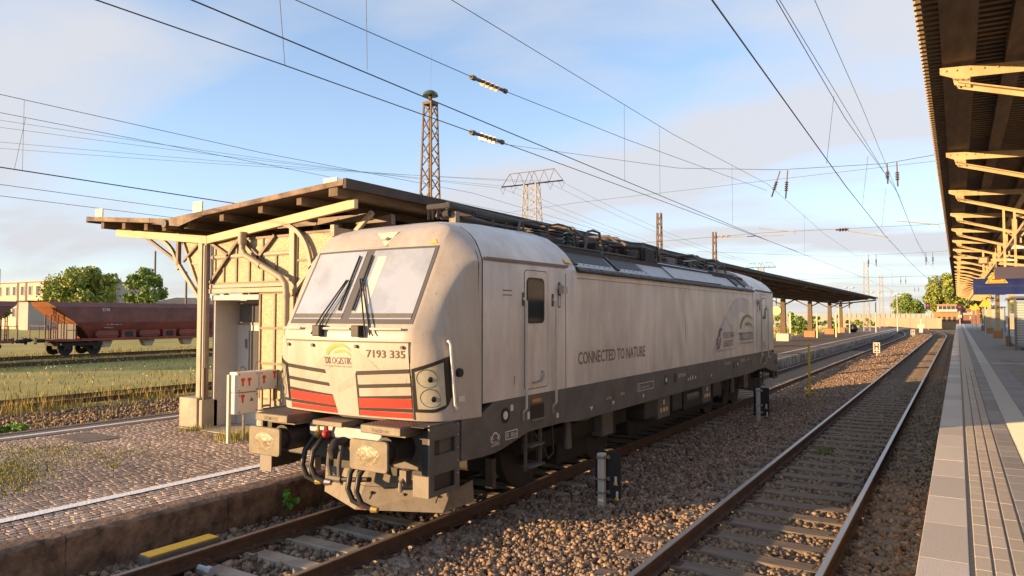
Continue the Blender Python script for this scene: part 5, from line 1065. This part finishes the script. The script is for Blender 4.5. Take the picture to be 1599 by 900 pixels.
# headspan across the tracks
wire('headspan_wire',[(-20.0,29,11.3),(-16.2,30,10.5),(-10.2,30,9.03),(-6.0,30,8.50),(-2.2,30,8.32),(-0.7,30,8.45),(3,30,9.0)],0.016,'sagging cross span wire high over all tracks behind the locomotive'); wire('headspan_wire',[(-22.8,30,7.6),(-15.2,30,7.93),(-0.6,30,8.23),(2,30,8.28)],0.010,'straight cross span wire just below the sagging one'); STW = wire('steady_wire',[(-14.5,30,5.82),(-11.9,30,5.85),(-6.46,30,5.98),(-0.5,30,5.92),(2,30,5.9)],0.010,'lower cross span wire with steady arms over the tracks')
def hang_ins(x, x2, y, zt, zb, lb):
    r = empty('headspan_insulator',(x,y,zt),lb,'insulator'); MB().tube([(0,0,0),((x2-x)*0.4,0,(zb-zt)*0.4)],0.025,6).build('link','lattice_rust',r)
    pts=[];rs_=[]
    for k in range(5):
        for q,rr_ in ((0.1,0.035),(0.5,0.085),(0.9,0.035)): t = 0.4+0.35*(k+q)/5; pts.append(((x2-x)*t,0,(zb-zt)*t)); rs_.append(rr_)
    MB().tube(pts,rs_,8).build('insulator_body','insulator',r,smooth=True); MB().tube([((x2-x)*0.75,0,(zb-zt)*0.75),(x2-x,0,zb-zt)],0.03,6).build('clamp','dark_metal',r)
hang_ins(-5.98,-6.32,30,8.45,7.42,'slanted hanging insulator over the locomotive track, the left of two'); hang_ins(-5.69,-5.78,30,8.45,7.32,'hanging insulator over the locomotive track, the right of two'); hang_ins(-2.14,-2.13,30,8.32,7.55,'hanging insulator over the right track, the left of two'); hang_ins(-1.82,-1.80,30,8.33,7.42,'hanging insulator over the right track, the right of two')
for a,b_,lb in (((-6.84,30,6.17),(-5.48,30,5.95),'left steady arm'),((-3.5,30,5.85),(-2.19,30,5.55),'middle steady arm'),((-1.86,30,6.13),(-0.54,30,5.9),'right steady arm')): MB().tube([a,b_,(b_[0]+0.05,30,b_[2]-0.12)],0.02,6).build('steady_arm','lattice_grey',STW)
(MB().tube([(-3.95,30,5.92),(-3.85,30,5.92),(-3.8,30,5.92),(-3.75,30,5.92),(-3.7,30,5.92),(-3.65,30,5.92),(-3.6,30,5.92),(-3.55,30,5.92),(-3.5,30,5.92)],[0.03,0.03,0.08,0.03,0.08,0.03,0.08,0.03,0.08],8).build('rod_insulator','insulator',STW))
def lattice(name, x, y, z0, z1, w0, w1, label, material, n=None, cap=False, parts=True):
    r = empty(name,(x,y,z0),label,'mast'); H = z1-z0; n = n or int(H/0.75); cs = ((-1,-1),(1,-1),(1,1),(-1,1))
    W = lambda t: w0+(w1-w0)*t
    for a,b_ in cs: MB().bar((a*w0/2,b_*w0/2,0),(a*w1/2,b_*w1/2,H),0.055 if w0 < 0.5 else 0.07).build('leg',material,r)
    m = MB()
    for k in range(n):
        t0,t1 = k/n,(k+1)/n
        for i in range(4):
            p,q = cs[i],cs[(i+1)%4]
            if k%2: p,q = q,p
            m.bar((p[0]*W(t0)/2,p[1]*W(t0)/2,H*t0),(q[0]*W(t1)/2,q[1]*W(t1)/2,H*t1),0.03 if w0 < 0.5 else 0.04)
    m.build('lattice_bracing',material,r)['kind'] = 'stuff'
    if cap:
        MB().box(-w1*0.6,w1*0.6,-w1*0.6,w1*0.6,H,H+0.12).build('cap_plate',material,r); MB().tube([(0,0,H+0.1),(0,0,H+0.5)],0.08,8).build('top_pin',material,r)
        MB().tube([(0,0,H+0.42),(0,0,H+0.52),(0,0,H+0.62),(0,0,H+0.70)],[0.36,0.34,0.22,0.05],14).build('top_insulator','insulator_green',r,smooth=True)
    return r
lattice('catenary_mast',-20.0,25.0,-0.3,12.1,0.98,0.42,'tall rusty lattice mast with green cap insulator behind the shelter roof','lattice_rust',22,True)
dropper((-20.0,25.0,12.95),(-19.6,24.6,14.4),'short bond wire curving up from the mast top insulator')
lattice('catenary_mast',-14.8,40,-0.3,8.65,0.32,0.22,'brown lattice mast rising behind the canopy above the locomotive middle','lattice_rust',18); lattice('catenary_mast',-13.0,45,-0.3,7.9,0.26,0.18,'brown lattice mast with side arm behind the canopy, above the locomotive tail','lattice_rust',16)
tag(MB().tube([(-13.0,45,7.55),(-8.8,45,7.45)],0.03,6).tube([(-13,45,7.6),(-12.6,45,7.6),(-12.5,45,7.6),(-12.3,45,7.6),(-12.2,45,7.6),(-12,45,7.6)],[0.03,0.03,0.09,0.03,0.09,0.03],7).build('mast_arm','lattice_grey',None,(0,0,0)),'long horizontal arm reaching from the lattice mast over the tracks','mast arm')
lattice('catenary_mast',-11.5,118,-0.3,10.6,0.9,0.5,'far lattice mast just past the end of the left canopy, the taller','lattice_grey',14); lattice('catenary_mast',-11.7,145,-0.3,9.8,0.8,0.45,'far lattice mast past the end of the left canopy, the shorter','lattice_grey',14); lattice('catenary_mast',-13.2,190,-0.3,8.5,0.8,0.45,'small far lattice mast between wall and lamp posts','lattice_grey',10)
for y in (70,112,150):
    q={70:'nearest of the far ones',112:'middle of the far ones',150:'farthest one'}[y]; wire('headspan_wire',[(-22,y,9.0),(-9,y,7.9),(-1,y,8.0),(6,y,9)],0.015,'cross span wire over the tracks, '+q); wire('steady_wire',[(-22,y,5.95),(6,y,5.95)],0.012,'lower cross span wire, '+q)
    for x in (-6.6,-6.0,-2.2,-1.7): hang_ins(x,x,y,8.0,6.9,'far hanging insulator on the %s cross span, at %s'%(q,{-6.6:'the far left',-6.0:'the centre left',-2.2:'the centre right',-1.7:'the far right'}[x]))
# high voltage pylons and lines
def pylon(x,y,h,w,label):
    r = empty('power_pylon',(x,y,-0.3),label,'pylon'); cs=((-1,-1),(1,-1),(1,1),(-1,1)); wb,wt=h*0.16,h*0.045
    for a,b_ in cs: MB().bar((a*wb/2,b_*wb/2,0),(a*wt,b_*wt/2,h*0.92),0.22).build('leg','lattice_grey',r)
    m = MB(); n=12
    for k in range(n):
        for i in range(4):
            t0,t1=k/n*0.92,(k+1)/n*0.92; f=lambda c,t:(c[0]*(wb/2+(wt-wb/2)*t/0.92),c[1]*(wb/2+(wt/2-wb/2)*t/0.92),h*t); p,q=cs[i],cs[(i+1)%4]; m.bar(f(p,t0),f(q,t1),0.11); m.bar(f(q,t0),f(p,t1),0.11)
    m.build('lattice_bracing','lattice_grey',r)['kind']='stuff'
    c = MB()
    for yy_ in (-wt/2,wt/2): c.bar((-w/2,0,h*0.92),(w/2,0,h*0.92),0.25)
    c.bar((-w*0.36,0,h*1.0),(w*0.36,0,h*1.0),0.16)
    for s in (-1,1):
        c.bar((s*w/2,0,h*0.92),(s*w*0.36,0,h),0.14)
        for k in range(5): c.bar((s*w*(0.36-0.08*k),0,h if k%2==0 else h*0.92),(s*w*(0.36-0.08*(k+1)),0,h*0.92 if k%2==0 else h),0.10)
    c.build('cross_arm','lattice_rust',r)
    for s in (-0.48,-0.3,0.3,0.48): MB().tube([(s*w-0.8,0,h*0.915),(s*w,0,h*0.87),(s*w+0.8,0,h*0.915)],0.06,5).build('jumper_loop','wire_grey',r)
pylon(-88.2,150,38.3,17.5,'grey T shaped power pylon above the locomotive cab roof'); pylon(-74.6,330,26.5,13,'small distant power pylon above the end of the left canopy')
for k,(p,xo) in enumerate((((-130,52.4,34),-8.4),((-135,54.4,34),-5),((-146.5,59.1,34),5),((-152,61.4,34),8.4))): wire('power_line',sag(p,(-88.2+xo,150,34.6),0.6),0.05,'thin power line from the left picture edge to the pylon, number %s from the top'%['one','two','three','four'][k],'wire_grey')
for k,xo in enumerate((-8.4,-5,5,8.4)): wire('power_line',sag((-88.2+xo,150,34.6),(-74.6+xo*0.75,330,24.2),3.0),0.05,'thin power line descending right of the near pylon, %s'%['leftmost','second from left','third from left','rightmost'][k],'wire_grey')
# ================================================================ far left: field, tracks, wagons, building
tag(MB().add([(-400,-60,-0.20),(-16.2,-60,-0.22),(-16.2,170,-0.22),(-400,260,-0.20)],[(0,1,2,3)]).build('meadow','lawn'),kind='structure')
tag(MB().add([(-22.6,-20,-0.19),(-16.3,-20,-0.19),(-16.3,60,-0.19),(-22.6,60,-0.19)],[(0,1,2,3)]).build('gravel_strip','ballast_base'),kind='structure')
def simple_track(name,x,z,y0,y1,label):
    r = empty(name,(x,y0,z),label,'railway track')
    for s in (-1,1): MB().prism([(s*0.7535-0.035,-0.15),(s*0.7535+0.035,-0.15),(s*0.7535+0.035,0),(s*0.7535-0.035,0)],'y',0,y1-y0).build('rail','rail_rust',r)
simple_track('weedy_track',-24.2,0.0,-10,90,'rusty overgrown track in tall dry weeds beyond the platform'); simple_track('siding_track',-44.2,-0.05,-10,120,'rusty siding half hidden in the meadow in front of the wagons'); simple_track('wagon_track',-50.0,-0.02,-10,140,'siding track under the red hopper wagons')
stones_g = stones('siding_gravel',9000,(-22.4,-16.6),(4,24),(0.04,0.09),lambda x,y: True,lambda x,y:-0.18,dark,seed=9); tag(stones_g,'dark gravel between the cobbled platform and the weedy track','gravel',kind='stuff')
def wagon(y0, L, label):
    r = empty('hopper_wagon',(-50,y0,0),label,'wagon','red hopper wagons on the siding')
    # body: stacked bands, ends sloping inwards
    def band(nm,material,z0,x0,e0,z1,x1,e1,par=None):
        vs_=[(-x0,e0,z0),(x0,e0,z0),(x0,L-e0,z0),(-x0,L-e0,z0),(-x1,e1,z1),(x1,e1,z1),(x1,L-e1,z1),(-x1,L-e1,z1)]
        o = MB().add(vs_,[(0,3,2,1),(4,5,6,7),(0,1,5,4),(1,2,6,5),(2,3,7,6),(3,0,4,7)]).build(nm,material,par or r)
        o.data.materials.append(M['wagon_sunlit']); 
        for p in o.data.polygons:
            if abs(p.normal.y) > 0.35: p.material_index = 1  # end faces take the colour with sunlight painted in
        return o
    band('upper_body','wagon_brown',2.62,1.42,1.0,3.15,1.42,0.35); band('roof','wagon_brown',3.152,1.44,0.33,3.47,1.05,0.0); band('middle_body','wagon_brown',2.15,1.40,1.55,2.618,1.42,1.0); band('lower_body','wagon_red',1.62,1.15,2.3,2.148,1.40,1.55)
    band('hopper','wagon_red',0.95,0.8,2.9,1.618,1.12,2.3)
    for k in range(int((L-5)/3.0)):
        y = 2.9+k*3.0
        MB().prism(rrect(y,y+1.5,1.12,1.60,0.18,3),'x',1.22,1.42).build('chute_flap','wagon_red',r,bevel=0.03); MB().box(1.18,1.36,y+1.75,y+2.75,1.0,1.62).build('side_plate','wagon_red',r); MB().prism(rrect(y+1.95,y+2.55,1.14,1.50,0.1,3),'x',1.362,1.372).build('side_opening','loco_black',r)
        MB().box(1.40,1.44,y-0.1,y+1.6,1.22,1.26).build('flap_bar','dark_metal',r); MB().prism([(y+0.4,0.9),(y+1.3,0.9),(y+1.1,0.45),(y+0.6,0.45)],'x',0.6,1.1).build('chute','concrete',r)
    MB().box(-1.35,1.35,0.4,L-0.4,0.92,1.06).build('underframe','wagon_red',r); MB().box(1.35,1.40,2.0,L-2.0,0.93,1.10).build('side_beam','wagon_red',r)
    for e in (0,1):
        Y=(lambda y: L-y) if e else (lambda y:y)
        def b4(x0,x1,a,b_,z0,z1,nm,mt): MB().box(x0,x1,min(Y(a),Y(b_)),max(Y(a),Y(b_)),z0,z1).build(nm,mt,r)
        b4(-1.3,1.3,0.0,2.4,0.95,1.05,'end_platform','dark_metal'); b4(-1.2,1.2,1.7,1.8,1.05,2.6,'end_wall','loco_black')
        for x in (-1.2,-0.5,0.4,1.2): b4(x-0.03,x+0.03,0.95,1.02,1.05,2.75,'end_post','wagon_brown')
        for x in (0.75,1.02): b4(x-0.02,x+0.02,0.55,0.6,0.95,3.0,'ladder_rail','wagon_brown')
        for z in np.arange(1.1,3.0,0.28): b4(0.77,1.0,0.56,0.59,z,z+0.03,'ladder_rung','wagon_brown')
        for x in (-1.2,0,1.2): b4(x-0.02,x+0.02,0.05,0.09,1.05,1.95,'railing_post','wagon_brown')
        b4(-1.2,1.2,0.05,0.09,1.91,1.95,'railing_bar','wagon_brown')
        for ax in (1.3,3.1):
            for s in (-1,1): MB().tube([(s*0.70,Y(ax),0.46),(s*0.82,Y(ax),0.46)],0.46,18).build('wheel','bogie_dark',r)
            b4(-1.1,1.1,ax-0.2,ax+0.2,0.40,0.66,'axle_box','bogie_dark')
        b4(-1.12,1.12,0.9,3.5,0.62,0.85,'bogie_frame','bogie_dark')
        for s in (-1,1): MB().tube([(s*0.87,Y(0.0),1.0),(s*0.87,Y(-0.5),1.0)],0.12,8).tube([(s*0.87,Y(-0.5),1.0),(s*0.87,Y(-0.55),1.0)],0.22,10).build('buffer','bogie_dark',r)
    for y,z,w,h_ in ((3.3,2.9,0.5,0.28),(3.6,1.95,1.0,0.12),(3.4,1.75,0.6,0.12)):
        t_ = MB(); [t_.box(1.43,1.435,y+w*i/4,y+w*i/4+w*0.18,z,z+h_) for i in range(4)] if False else put_text(t_,'DB' if z>2.5 else '31 80 665 2',lambda a,b_: (1.425+0.002 if z>2.6 else 1.42,y+a,z+b_),w=w,h=h_*0.7); t_.build('wagon_lettering','text_white',r)['kind'] = 'stuff'
wagon(22.6,17.0,'dark red hopper wagon with orange lit sloping end, seen left of the shelter'); wagon(4.4,16.6,'hopper wagon cut off by the left picture edge')
bl = empty('office_building',(-175,70,-0.3),'cream two storey building with flat roof behind the wagons','building'); BO=(-175,70,-0.3)
MB().box(-200,-153.02,70,86,-0.3,9.2).build('wall','building_cream',bl,BO); MB().box(-153.0,-146,73.5,86,-0.3,9.3).build('side_wing','building_grey',bl,BO); MB().box(-200.2,-145.8,69.8,86.2,9.305,9.5).build('roof','building_grey',bl,BO)
for x in (-183,-179,-175,-171.4,-167.9,-165.0,-161.5,-158.3,-155.2):
    for z in (6.6,2.2):
        w_ = MB().box(x-0.75,x+0.75,69.9,69.99,z,z+2.0).build('window','concrete_white',bl,BO); MB().box(x-0.6,x-0.04,69.88,69.895,z+0.12,z+1.88).box(x+0.04,x+0.6,69.88,69.895,z+0.12,z+1.88).build('pane','window_dark',w_,BO)
for x in (-163.4,-159.9): MB().box(x-0.12,x+0.12,69.7,69.9,-0.3,9.2).build('drain_pipe','building_grey',bl,BO)
MB().box(-153.5,-150,66,73.4,-0.3,5.2).build('annex','building_grey',bl,BO); MB().box(-154,-149.5,65.6,73.45,5.202,5.45).build('annex_roof','roof_felt',bl,BO)
tag(MB().prism([(-160,-0.3),(-128,-0.3),(-128,5.3),(-136,6.3),(-148,6.6),(-160,5.3)],'y',95,110).build('warehouse','building_cream'),'low pale warehouse roof seen above the wagon beside the shelter','building')
for i,(x,y,h_) in enumerate(((-82.3,50,10.4),(-76,50,7.7),(-157,64,11.6))):
    tag(MB().tube([(x,y,-0.3),(x,y,h_)],[0.16,0.11],8).build('line_pole','frame_dark' if i<2 else 'post_white'),['tall thin dark pole beside the small tree','shorter dark pole close to the shelter pillar','pale pole in front of the cream building'][i],'pole')
# ================================================================ far right: wall, signal box, signals, lamps
wl = empty('boundary_wall',(-20,182,-0.3),'long tan concrete wall with grey railing at the end of the tracks','wall')
for k in range(13): MB().box(-24+k*3.0-20+20,-24+k*3.0+2.97,182,182.4,-0.3,2.0).build('wall_panel','wall_tan',wl,(-20,182,-0.3)) if -24+k*3.0 < -4 else None
MB().box(-44,-4.5,182.5,182.6,-0.3,3.0).build('screen','wall_grey',wl,(-20,182,-0.3)); MB().box(-80,-24.1,182,182.4,-0.3,2.6).build('wall_panel','wall_grey',wl,(-20,182,-0.3))
for k in range(20): MB().box(-24+k-0.04,-24+k+0.04,182.40,182.48,2.0,3.1).build('railing_post','lattice_grey',wl,(-20,182,-0.3))
sb = empty('signal_box',(-2.3,190,-0.3),'brick signal box with overhanging cream glazed upper floor','building'); SO=(-2.3,190,-0.3)
MB().box(-4.7,0.2,190,196,-0.3,3.45).build('brick_base','brick_orange',sb,SO); MB().box(-4.1,0.4,189.3,196,3.452,3.75).build('floor_band','concrete_white',sb,SO); MB().box(-3.9,0.4,189.6,196,3.75,4.9).build('glazed_floor','concrete_white',sb,SO); MB().box(-4.2,0.6,189.2,196.4,4.902,5.15).build('roof','brick_orange',sb,SO)
for k in range(5): MB().box(-3.7+k*0.82,-3.05+k*0.82,189.5,189.59,3.95,4.75).build('pane','window_dark',sb,SO)
for k in range(4): MB().box(-3.9+k*1.0,-3.45+k*1.0,189.9,189.99,1.2,2.3).build('window','window_dark',sb,SO)
MB().box(0.4,4.2,191,196,-0.3,4.2).build('wing','brick_red',sb,SO)
t_ = MB(); put_text(t_,'RIESA',lambda a,b_: (0.55+a,190.98,2.75+b_),w=2.2,h=0.6,offset=0.02); put_text(t_,'3',lambda a,b_: (2.2+a,190.98,1.8+b_),h=0.65,offset=0.02); t_.build('name_lettering','text_white',sb,SO)
def signal(x,y,h_,lb):
    r = empty('light_signal',(x,y,-0.2),lb,'signal'); MB().box(-0.08,0.08,-0.08,0.08,0,h_).build('mast','lattice_grey',r); MB().box(-0.38,0.38,-0.06,0.1,h_-0.1,h_+1.25).build('signal_head','loco_black',r); MB().ball((0,-0.1,h_+0.7),0.14,10,8).build('red_lamp','signal_red',r); MB().box(-0.3,0.3,-0.05,0.0,h_-1.2,h_-0.7).build('number_plate','post_white',r)
signal(-4.6,150,3.9,'main signal showing red on the left of the brick signal box'); signal(0.3,150,3.6,'main signal showing red in front of the brick signal box')
dw = empty('dwarf_signal',(-4.9,128,-0.2),'small pale yellow trackside signal box between the far tracks','signal'); MB().box(-0.1,0.1,-0.1,0.1,0,2.2).build('mast','post_white',dw); MB().box(-0.5,0.5,-0.2,0.2,0.9,1.4).build('case','concrete_white',dw); MB().box(-0.25,0.25,-0.15,0.15,0,0.9).build('base','concrete_white',dw)
for i,(x,y,h_) in enumerate(((-12.2,104,6.4),(-9.6,110,5.9),(-7.6,120,5.6))):
    r = empty('double_lamp',(x,y,ZPL),'white double headed platform lamp post, %s'%['nearest the canopy end','the middle one','the farthest from the canopy'][i],'street lamp','platform lamp posts'); MB().tube([(0,0,0),(0,0,h_-0.4)],[0.09,0.06],8).build('pole','post_white',r)
    for s in (-1,1): MB().ball((s*0.42,0,h_-0.35),0.26,8,6,(1,1,0.45)).build('lamp_head','lamp_white',r); 
    MB().bar((-0.45,0,h_-0.38),(0.45,0,h_-0.38),0.06).build('cross_arm','post_white',r)
for i,(x,y) in enumerate(((-14.0,74),(-12.5,80),(-11.2,84),(-13.5,104),(-12.9,128))): tag(MB().prism(rrect(x-0.065,x+0.065,y-0.065,y+0.065,0.03,2),'z',ZPL,ZPL+(2.6 if i<3 else 3.4)).build('bollard_post','clock_face'),'pale yellow post on the far cobbled platform, %s from the left'%['first','second','third','fourth','fifth'][i],'post','pale posts on the far platform')
bn = empty('waste_bin',(-12.3,108,ZPL),'black round bin leaning beside the last canopy pillar','bin'); MB().tube([(0,0,0),(0.15,0,0.55),(0.1,0,1.1)],[0.35,0.55,0.3],12).build('bin_body','loco_black',bn,smooth=True); MB().tube([(0.1,0,1.1),(0.1,0,1.16)],[0.33,0.2],12).build('bin_lid','dark_metal',bn)

# unseen station building, added for the cab window reflection and bounce light
stb = empty('unseen_station_building',(14,20,-0.3),'long unseen station building added beyond the right platform','building'); TO=(14,20,-0.3)
MB().box(13,22,-14,70,-0.3,7.6).build('wall','facade',stb,TO); MB().box(12.6,22.4,-14.4,70.4,7.602,7.9).build('roof','roof_felt',stb,TO)
for k in range(20):
    for z in (1.4,4.8): w_ = MB().box(12.94,12.99,-12+k*4,-10.3+k*4,z,z+2.1).build('window','window_dark',stb,TO)
# ================================================================ vegetation
def leaf_mesh(name, n, pos, size, tones, parent, up=0.35, material='leaf', seed=1):
    rg = np.random.default_rng(seed); c = pos; n = len(c)
    nrm = rg.normal(size=(n,3)); nrm[:,2] = np.abs(nrm[:,2])+up; nrm /= np.linalg.norm(nrm,axis=1)[:,None]
    a = np.cross(nrm, rg.normal(size=(n,3))); a /= np.linalg.norm(a,axis=1)[:,None]; b_ = np.cross(nrm,a)
    s = rg.uniform(0.6,1.3,(n,1))*size
    v = np.stack([c-a*s, c-b_*s*0.55+nrm*s*0.15, c+a*s, c+b_*s*0.55+nrm*s*0.15],1)
    me = bpy.data.meshes.new(name); me.from_pydata(v.reshape(-1,3).tolist(),[],(np.arange(n*4).reshape(-1,4)).tolist())
    t = np.array(tones)[rg.integers(0,len(tones),n)]*rg.uniform(0.7,1.3,(n,1)); ca = me.color_attributes.new('tone','FLOAT_COLOR','POINT'); ca.data.foreach_set('color',np.repeat(np.concatenate([t,np.ones((n,1))],1),4,axis=0).reshape(-1).astype(np.float32))
    me.materials.append(M[material]); o = bpy.data.objects.new(name,me); COL.objects.link(o)
    if parent: o.parent = parent
    return o
def tree(x,y,z,h,rx,label,n=5000,size=0.3,trunk=0.25,seed=1,tones=((1,1,1),(0.8,0.95,0.7),(1.3,1.15,0.8)),name='tree',ry=None,clumps=26,zlow=0.18):
    r = empty(name,(x,y,z),label,'tree' if name!='bush' else 'bush'); rg = np.random.default_rng(seed); ry = ry or rx; hc = h*(1-zlow)
    cl = []
    while len(cl) < clumps:
        p = rg.uniform(-1,1,3)
        if (p**2).sum() < 1 and (p**2).sum() > 0.12: cl.append(p)
    cl = np.array(cl); cen = cl*np.array([rx*0.78,ry*0.78,hc*0.40])+np.array([0,0,h*zlow+hc*0.52]); rad = rg.uniform(0.13,0.30,clumps)*min(rx,hc*0.6)
    k = rg.integers(0,clumps,n); d = rg.normal(size=(n,3)); d /= np.linalg.norm(d,axis=1)[:,None]; pos = cen[k]+d*(rad[k]*rg.uniform(0.2,1.25,n)**0.7)[:,None]*np.array([1,1,0.85])
    leaf_mesh('crown',n,pos,size,tones,r,up=0.0,seed=seed+3)
    m = MB().tube([(0,0,0),(0.05,0,h*0.3),(0,0.1,h*0.7)],[trunk,trunk*0.75,trunk*0.3],8)
    for c in cen[::3]: m.tube([(0.03,0,h*0.3),tuple((Vector((0,0,h*0.45))+Vector(c))/2),tuple(c)],[trunk*0.45,trunk*0.3,trunk*0.1],5)
    m.build('trunk','bark',r); return r
yel = ((1.0,1.0,1.0),(0.75,0.95,0.8),(1.9,1.55,0.9),(1.3,1.2,0.8)); grn = ((0.8,1.0,0.8),(0.6,0.85,0.7),(1.2,1.2,0.8))
tree(-96,48.5,-0.3,9.6,5.4,'bushy green tree with yellowish top behind the hopper wagon, the larger',15000,0.23,seed=11,tones=yel,clumps=60); tree(-80.9,48,-0.3,9.0,2.5,'slender green tree behind the hopper wagon, the smaller',6500,0.20,seed=12,tones=grn,clumps=40)
tree(-72.5,52,-0.3,6.8,1.8,'small sparse tree just left of the shelter pillar',500,0.22,seed=13,tones=grn,clumps=9); tree(-118,47,-0.3,5.6,4.0,'dark low tree behind the wagon at the left picture edge',1500,0.3,seed=14,tones=grn,clumps=14)
tree(-2.2,205,-0.3,13.6,5.6,'large round yellow green tree beside the right canopy end',14000,0.30,seed=15,tones=yel,clumps=70,zlow=0.1); tree(-13.6,262,-0.3,10.2,5.4,'smaller dark green tree behind the tan wall',8000,0.32,seed=16,tones=grn,clumps=50,zlow=0.05); tree(3.5,212,-0.3,11,5,'green tree half hidden behind the right canopy',4000,0.4,seed=17,tones=yel,clumps=26,zlow=0.1)
k = 0
for x,y,h_,rx in ((-26,112,3.4,3.5),(-22,118,3.8,3.2),(-19,108,2.4,2.2),(-30,125,3.6,4),(-18,135,2.6,3),(-35,120,4,4),(-24,150,3,4),(-16,165,2.4,4)):
    tree(x,y,-0.3,h_,rx,'low green bush behind the far canopy pillars, %s'%['beside the clock','right of the clock','low one near the second pillar','between the first pillars','near the third pillar','tall one at the left','far one by the grey wall','by the last lamp post'][k],900,0.22,0.08,seed=30+k,tones=grn,name='bush',clumps=14,zlow=0.02); k += 1
tree(-17.2,7.0,-0.2,0.75,0.75,'fresh green bush at the left edge beside the asphalt strip',1400,0.06,0.02,seed=50,tones=((0.9,1.3,0.7),(0.7,1.1,0.6)),name='bush',clumps=14,zlow=0.02)
tree(-8.0,6.9,-0.2,0.42,0.16,'small leafy weed growing at the platform wall',160,0.045,0.006,seed=51,tones=((0.7,1.3,0.7),),name='bush',clumps=8,zlow=0.05)
def blades(name, n, xr, yr, h, w, tones, zf, material, seed, dens=None, lean=0.35):
    rg = np.random.default_rng(seed); x = rg.uniform(*xr,n); y = rg.uniform(*yr,n)
    if dens is not None: k = np.array([dens(a,b_) for a,b_ in zip(x,y)]) > rg.uniform(0,1,n); x=x[k]; y=y[k]; n=len(x)
    hh = rg.uniform(h[0],h[1],n)*rg.uniform(0.5,1,n); a = rg.uniform(0,6.283,n); z = np.array([zf(p,q) for p,q in zip(x,y)]); ld = rg.uniform(0,6.283,n); ll = rg.uniform(0,lean,n)*hh
    dx,dy = np.cos(a)*w/2,np.sin(a)*w/2
    v = np.stack([np.stack([x-dx,y-dy,z],1),np.stack([x+dx,y+dy,z],1),np.stack([x+np.cos(ld)*ll,y+np.sin(ld)*ll,z+hh],1)],1)
    me = bpy.data.meshes.new(name); me.from_pydata(v.reshape(-1,3).tolist(),[],np.arange(n*3).reshape(-1,3).tolist())
    t = np.array(tones)[rg.integers(0,len(tones),n)]*rg.uniform(0.7,1.3,(n,1)); ca = me.color_attributes.new('tone','FLOAT_COLOR','POINT'); ca.data.foreach_set('color',np.repeat(np.concatenate([t,np.ones((n,1))],1),3,axis=0).reshape(-1).astype(np.float32))
    me.materials.append(M[material]); o = bpy.data.objects.new(name,me); COL.objects.link(o); return o
cl_ = lambda s: (lambda x,y: 0.15+0.85*max(0,math.sin(x*1.7*s+math.sin(y*0.9*s)*2)*math.sin(y*1.3*s+x*0.4)))
drt = ((1,1,1),(0.8,0.7,0.5),(1.25,1.15,0.9),(0.55,0.8,0.5))
tag(blades('dry_weeds',40000,(-25.6,-22.2),(3,60),(0.15,0.55),0.026,drt,lambda x,y:-0.2,'grass_dry',61,cl_(0.8)),'tall dry yellow weeds along the overgrown track','weeds',kind='stuff')
tag(blades('gravel_weeds',5000,(-22.2,-16.5),(3,30),(0.12,0.5),0.02,drt,lambda x,y:-0.2,'grass_dry',62,cl_(1.6)),'scattered dry weeds on the gravel strip','weeds',kind='stuff')
tag(blades('meadow_grass',60000,(-60,-25.5),(6,70),(0.10,0.34),0.035,((1,1,1),(0.9,0.9,0.7),(2.6,1.6,1.6),(2.0,1.4,1.4)),lambda x,y:-0.2,'grass_green',63,cl_(0.35)),'patchy green and straw coloured meadow grass before the wagons','grass',kind='stuff')
tag(blades('meadow_flowers',2200,(-52,-27),(8,60),(0.05,0.09),0.07,((1,1,1),),lambda x,y:0.06,'flower_white',64,cl_(0.6)),'tiny white flowers scattered over the meadow','flowers',kind='stuff')
tag(blades('far_dry_grass',9000,(-40,-16.2),(60,175),(0.2,0.5),0.10,((1,1,1),(0.7,0.9,0.5)),lambda x,y:-0.2,'grass_dry',65,None),'pale dry grass behind the far canopy pillars','grass',kind='stuff')
mtf = lambda cx,cy,r: (lambda x,y: math.exp(-((x-cx)**2+(y-cy)**2)/r**2))
g1 = MB()
for k,(cx,cy,r,n,h_) in enumerate(((-11.75,8.95,0.42,900,0.26),(-13.35,9.05,0.22,260,0.2),(-11.2,6.2,0.10,120,0.09),(-12.6,5.2,0.6,2600,0.06),(-13.6,6.0,0.8,3200,0.06),(-11.6,4.9,0.45,1600,0.06),(-12.2,6.6,0.6,1500,0.05),(-10.9,4.6,0.4,900,0.055),(-13.0,4.5,0.7,2600,0.065))):
    tag(blades('grass_tuft',n*2,(cx-r*1.6,cx+r*1.6),(cy-r*1.6,cy+r*1.6),(h_*0.4,h_),0.014 if h_ > 0.07 else 0.024,((1,1,1),(1.5,1.3,0.7),(2.0,1.4,0.8)),lambda x,y: ZPL-0.01,'grass_green',70+k,mtf(cx,cy,r)),['yellow green tuft at the foot of the white switch boxes','small tuft at the concrete pillar base','single green tuft on the open cobbles','mossy grass patch in the cobble joints nearest the white line, left','large mossy grass patch in the cobbles towards the asphalt strip','mossy grass in the cobbles close to the left picture edge','thin grass in the cobbles before the shelter','small moss patch near the white platform line','mossy patch at the left picture edge beyond the white line'][k],'grass tuft',kind='stuff')
tag(blades('trackside_weeds',1500,(-1.05,-0.35),(7,40),(0.04,0.16),0.012,((1,1,1),(1.3,1.2,0.7)),lambda x,y:hb(x),'grass_green',90,cl_(1.1)),'low green weeds between the right rail and the paved platform','weeds',kind='stuff')
tag(blades('sleeper_grass',90,(-2.35,-2.05),(14.6,15.0),(0.1,0.3),0.012,((1,1,1),),lambda x,y:hb(x),'grass_green',91),'bright grass tuft between the wooden sleepers','grass tuft',kind='stuff')
tag(blades('edge_grass',700,(-8.1,-7.9),(4.0,8),(0.03,0.12),0.010,((1,1,1),),lambda x,y:hb(x),'grass_green',92,cl_(2)),'small weeds along the foot of the platform wall','weeds',kind='stuff')
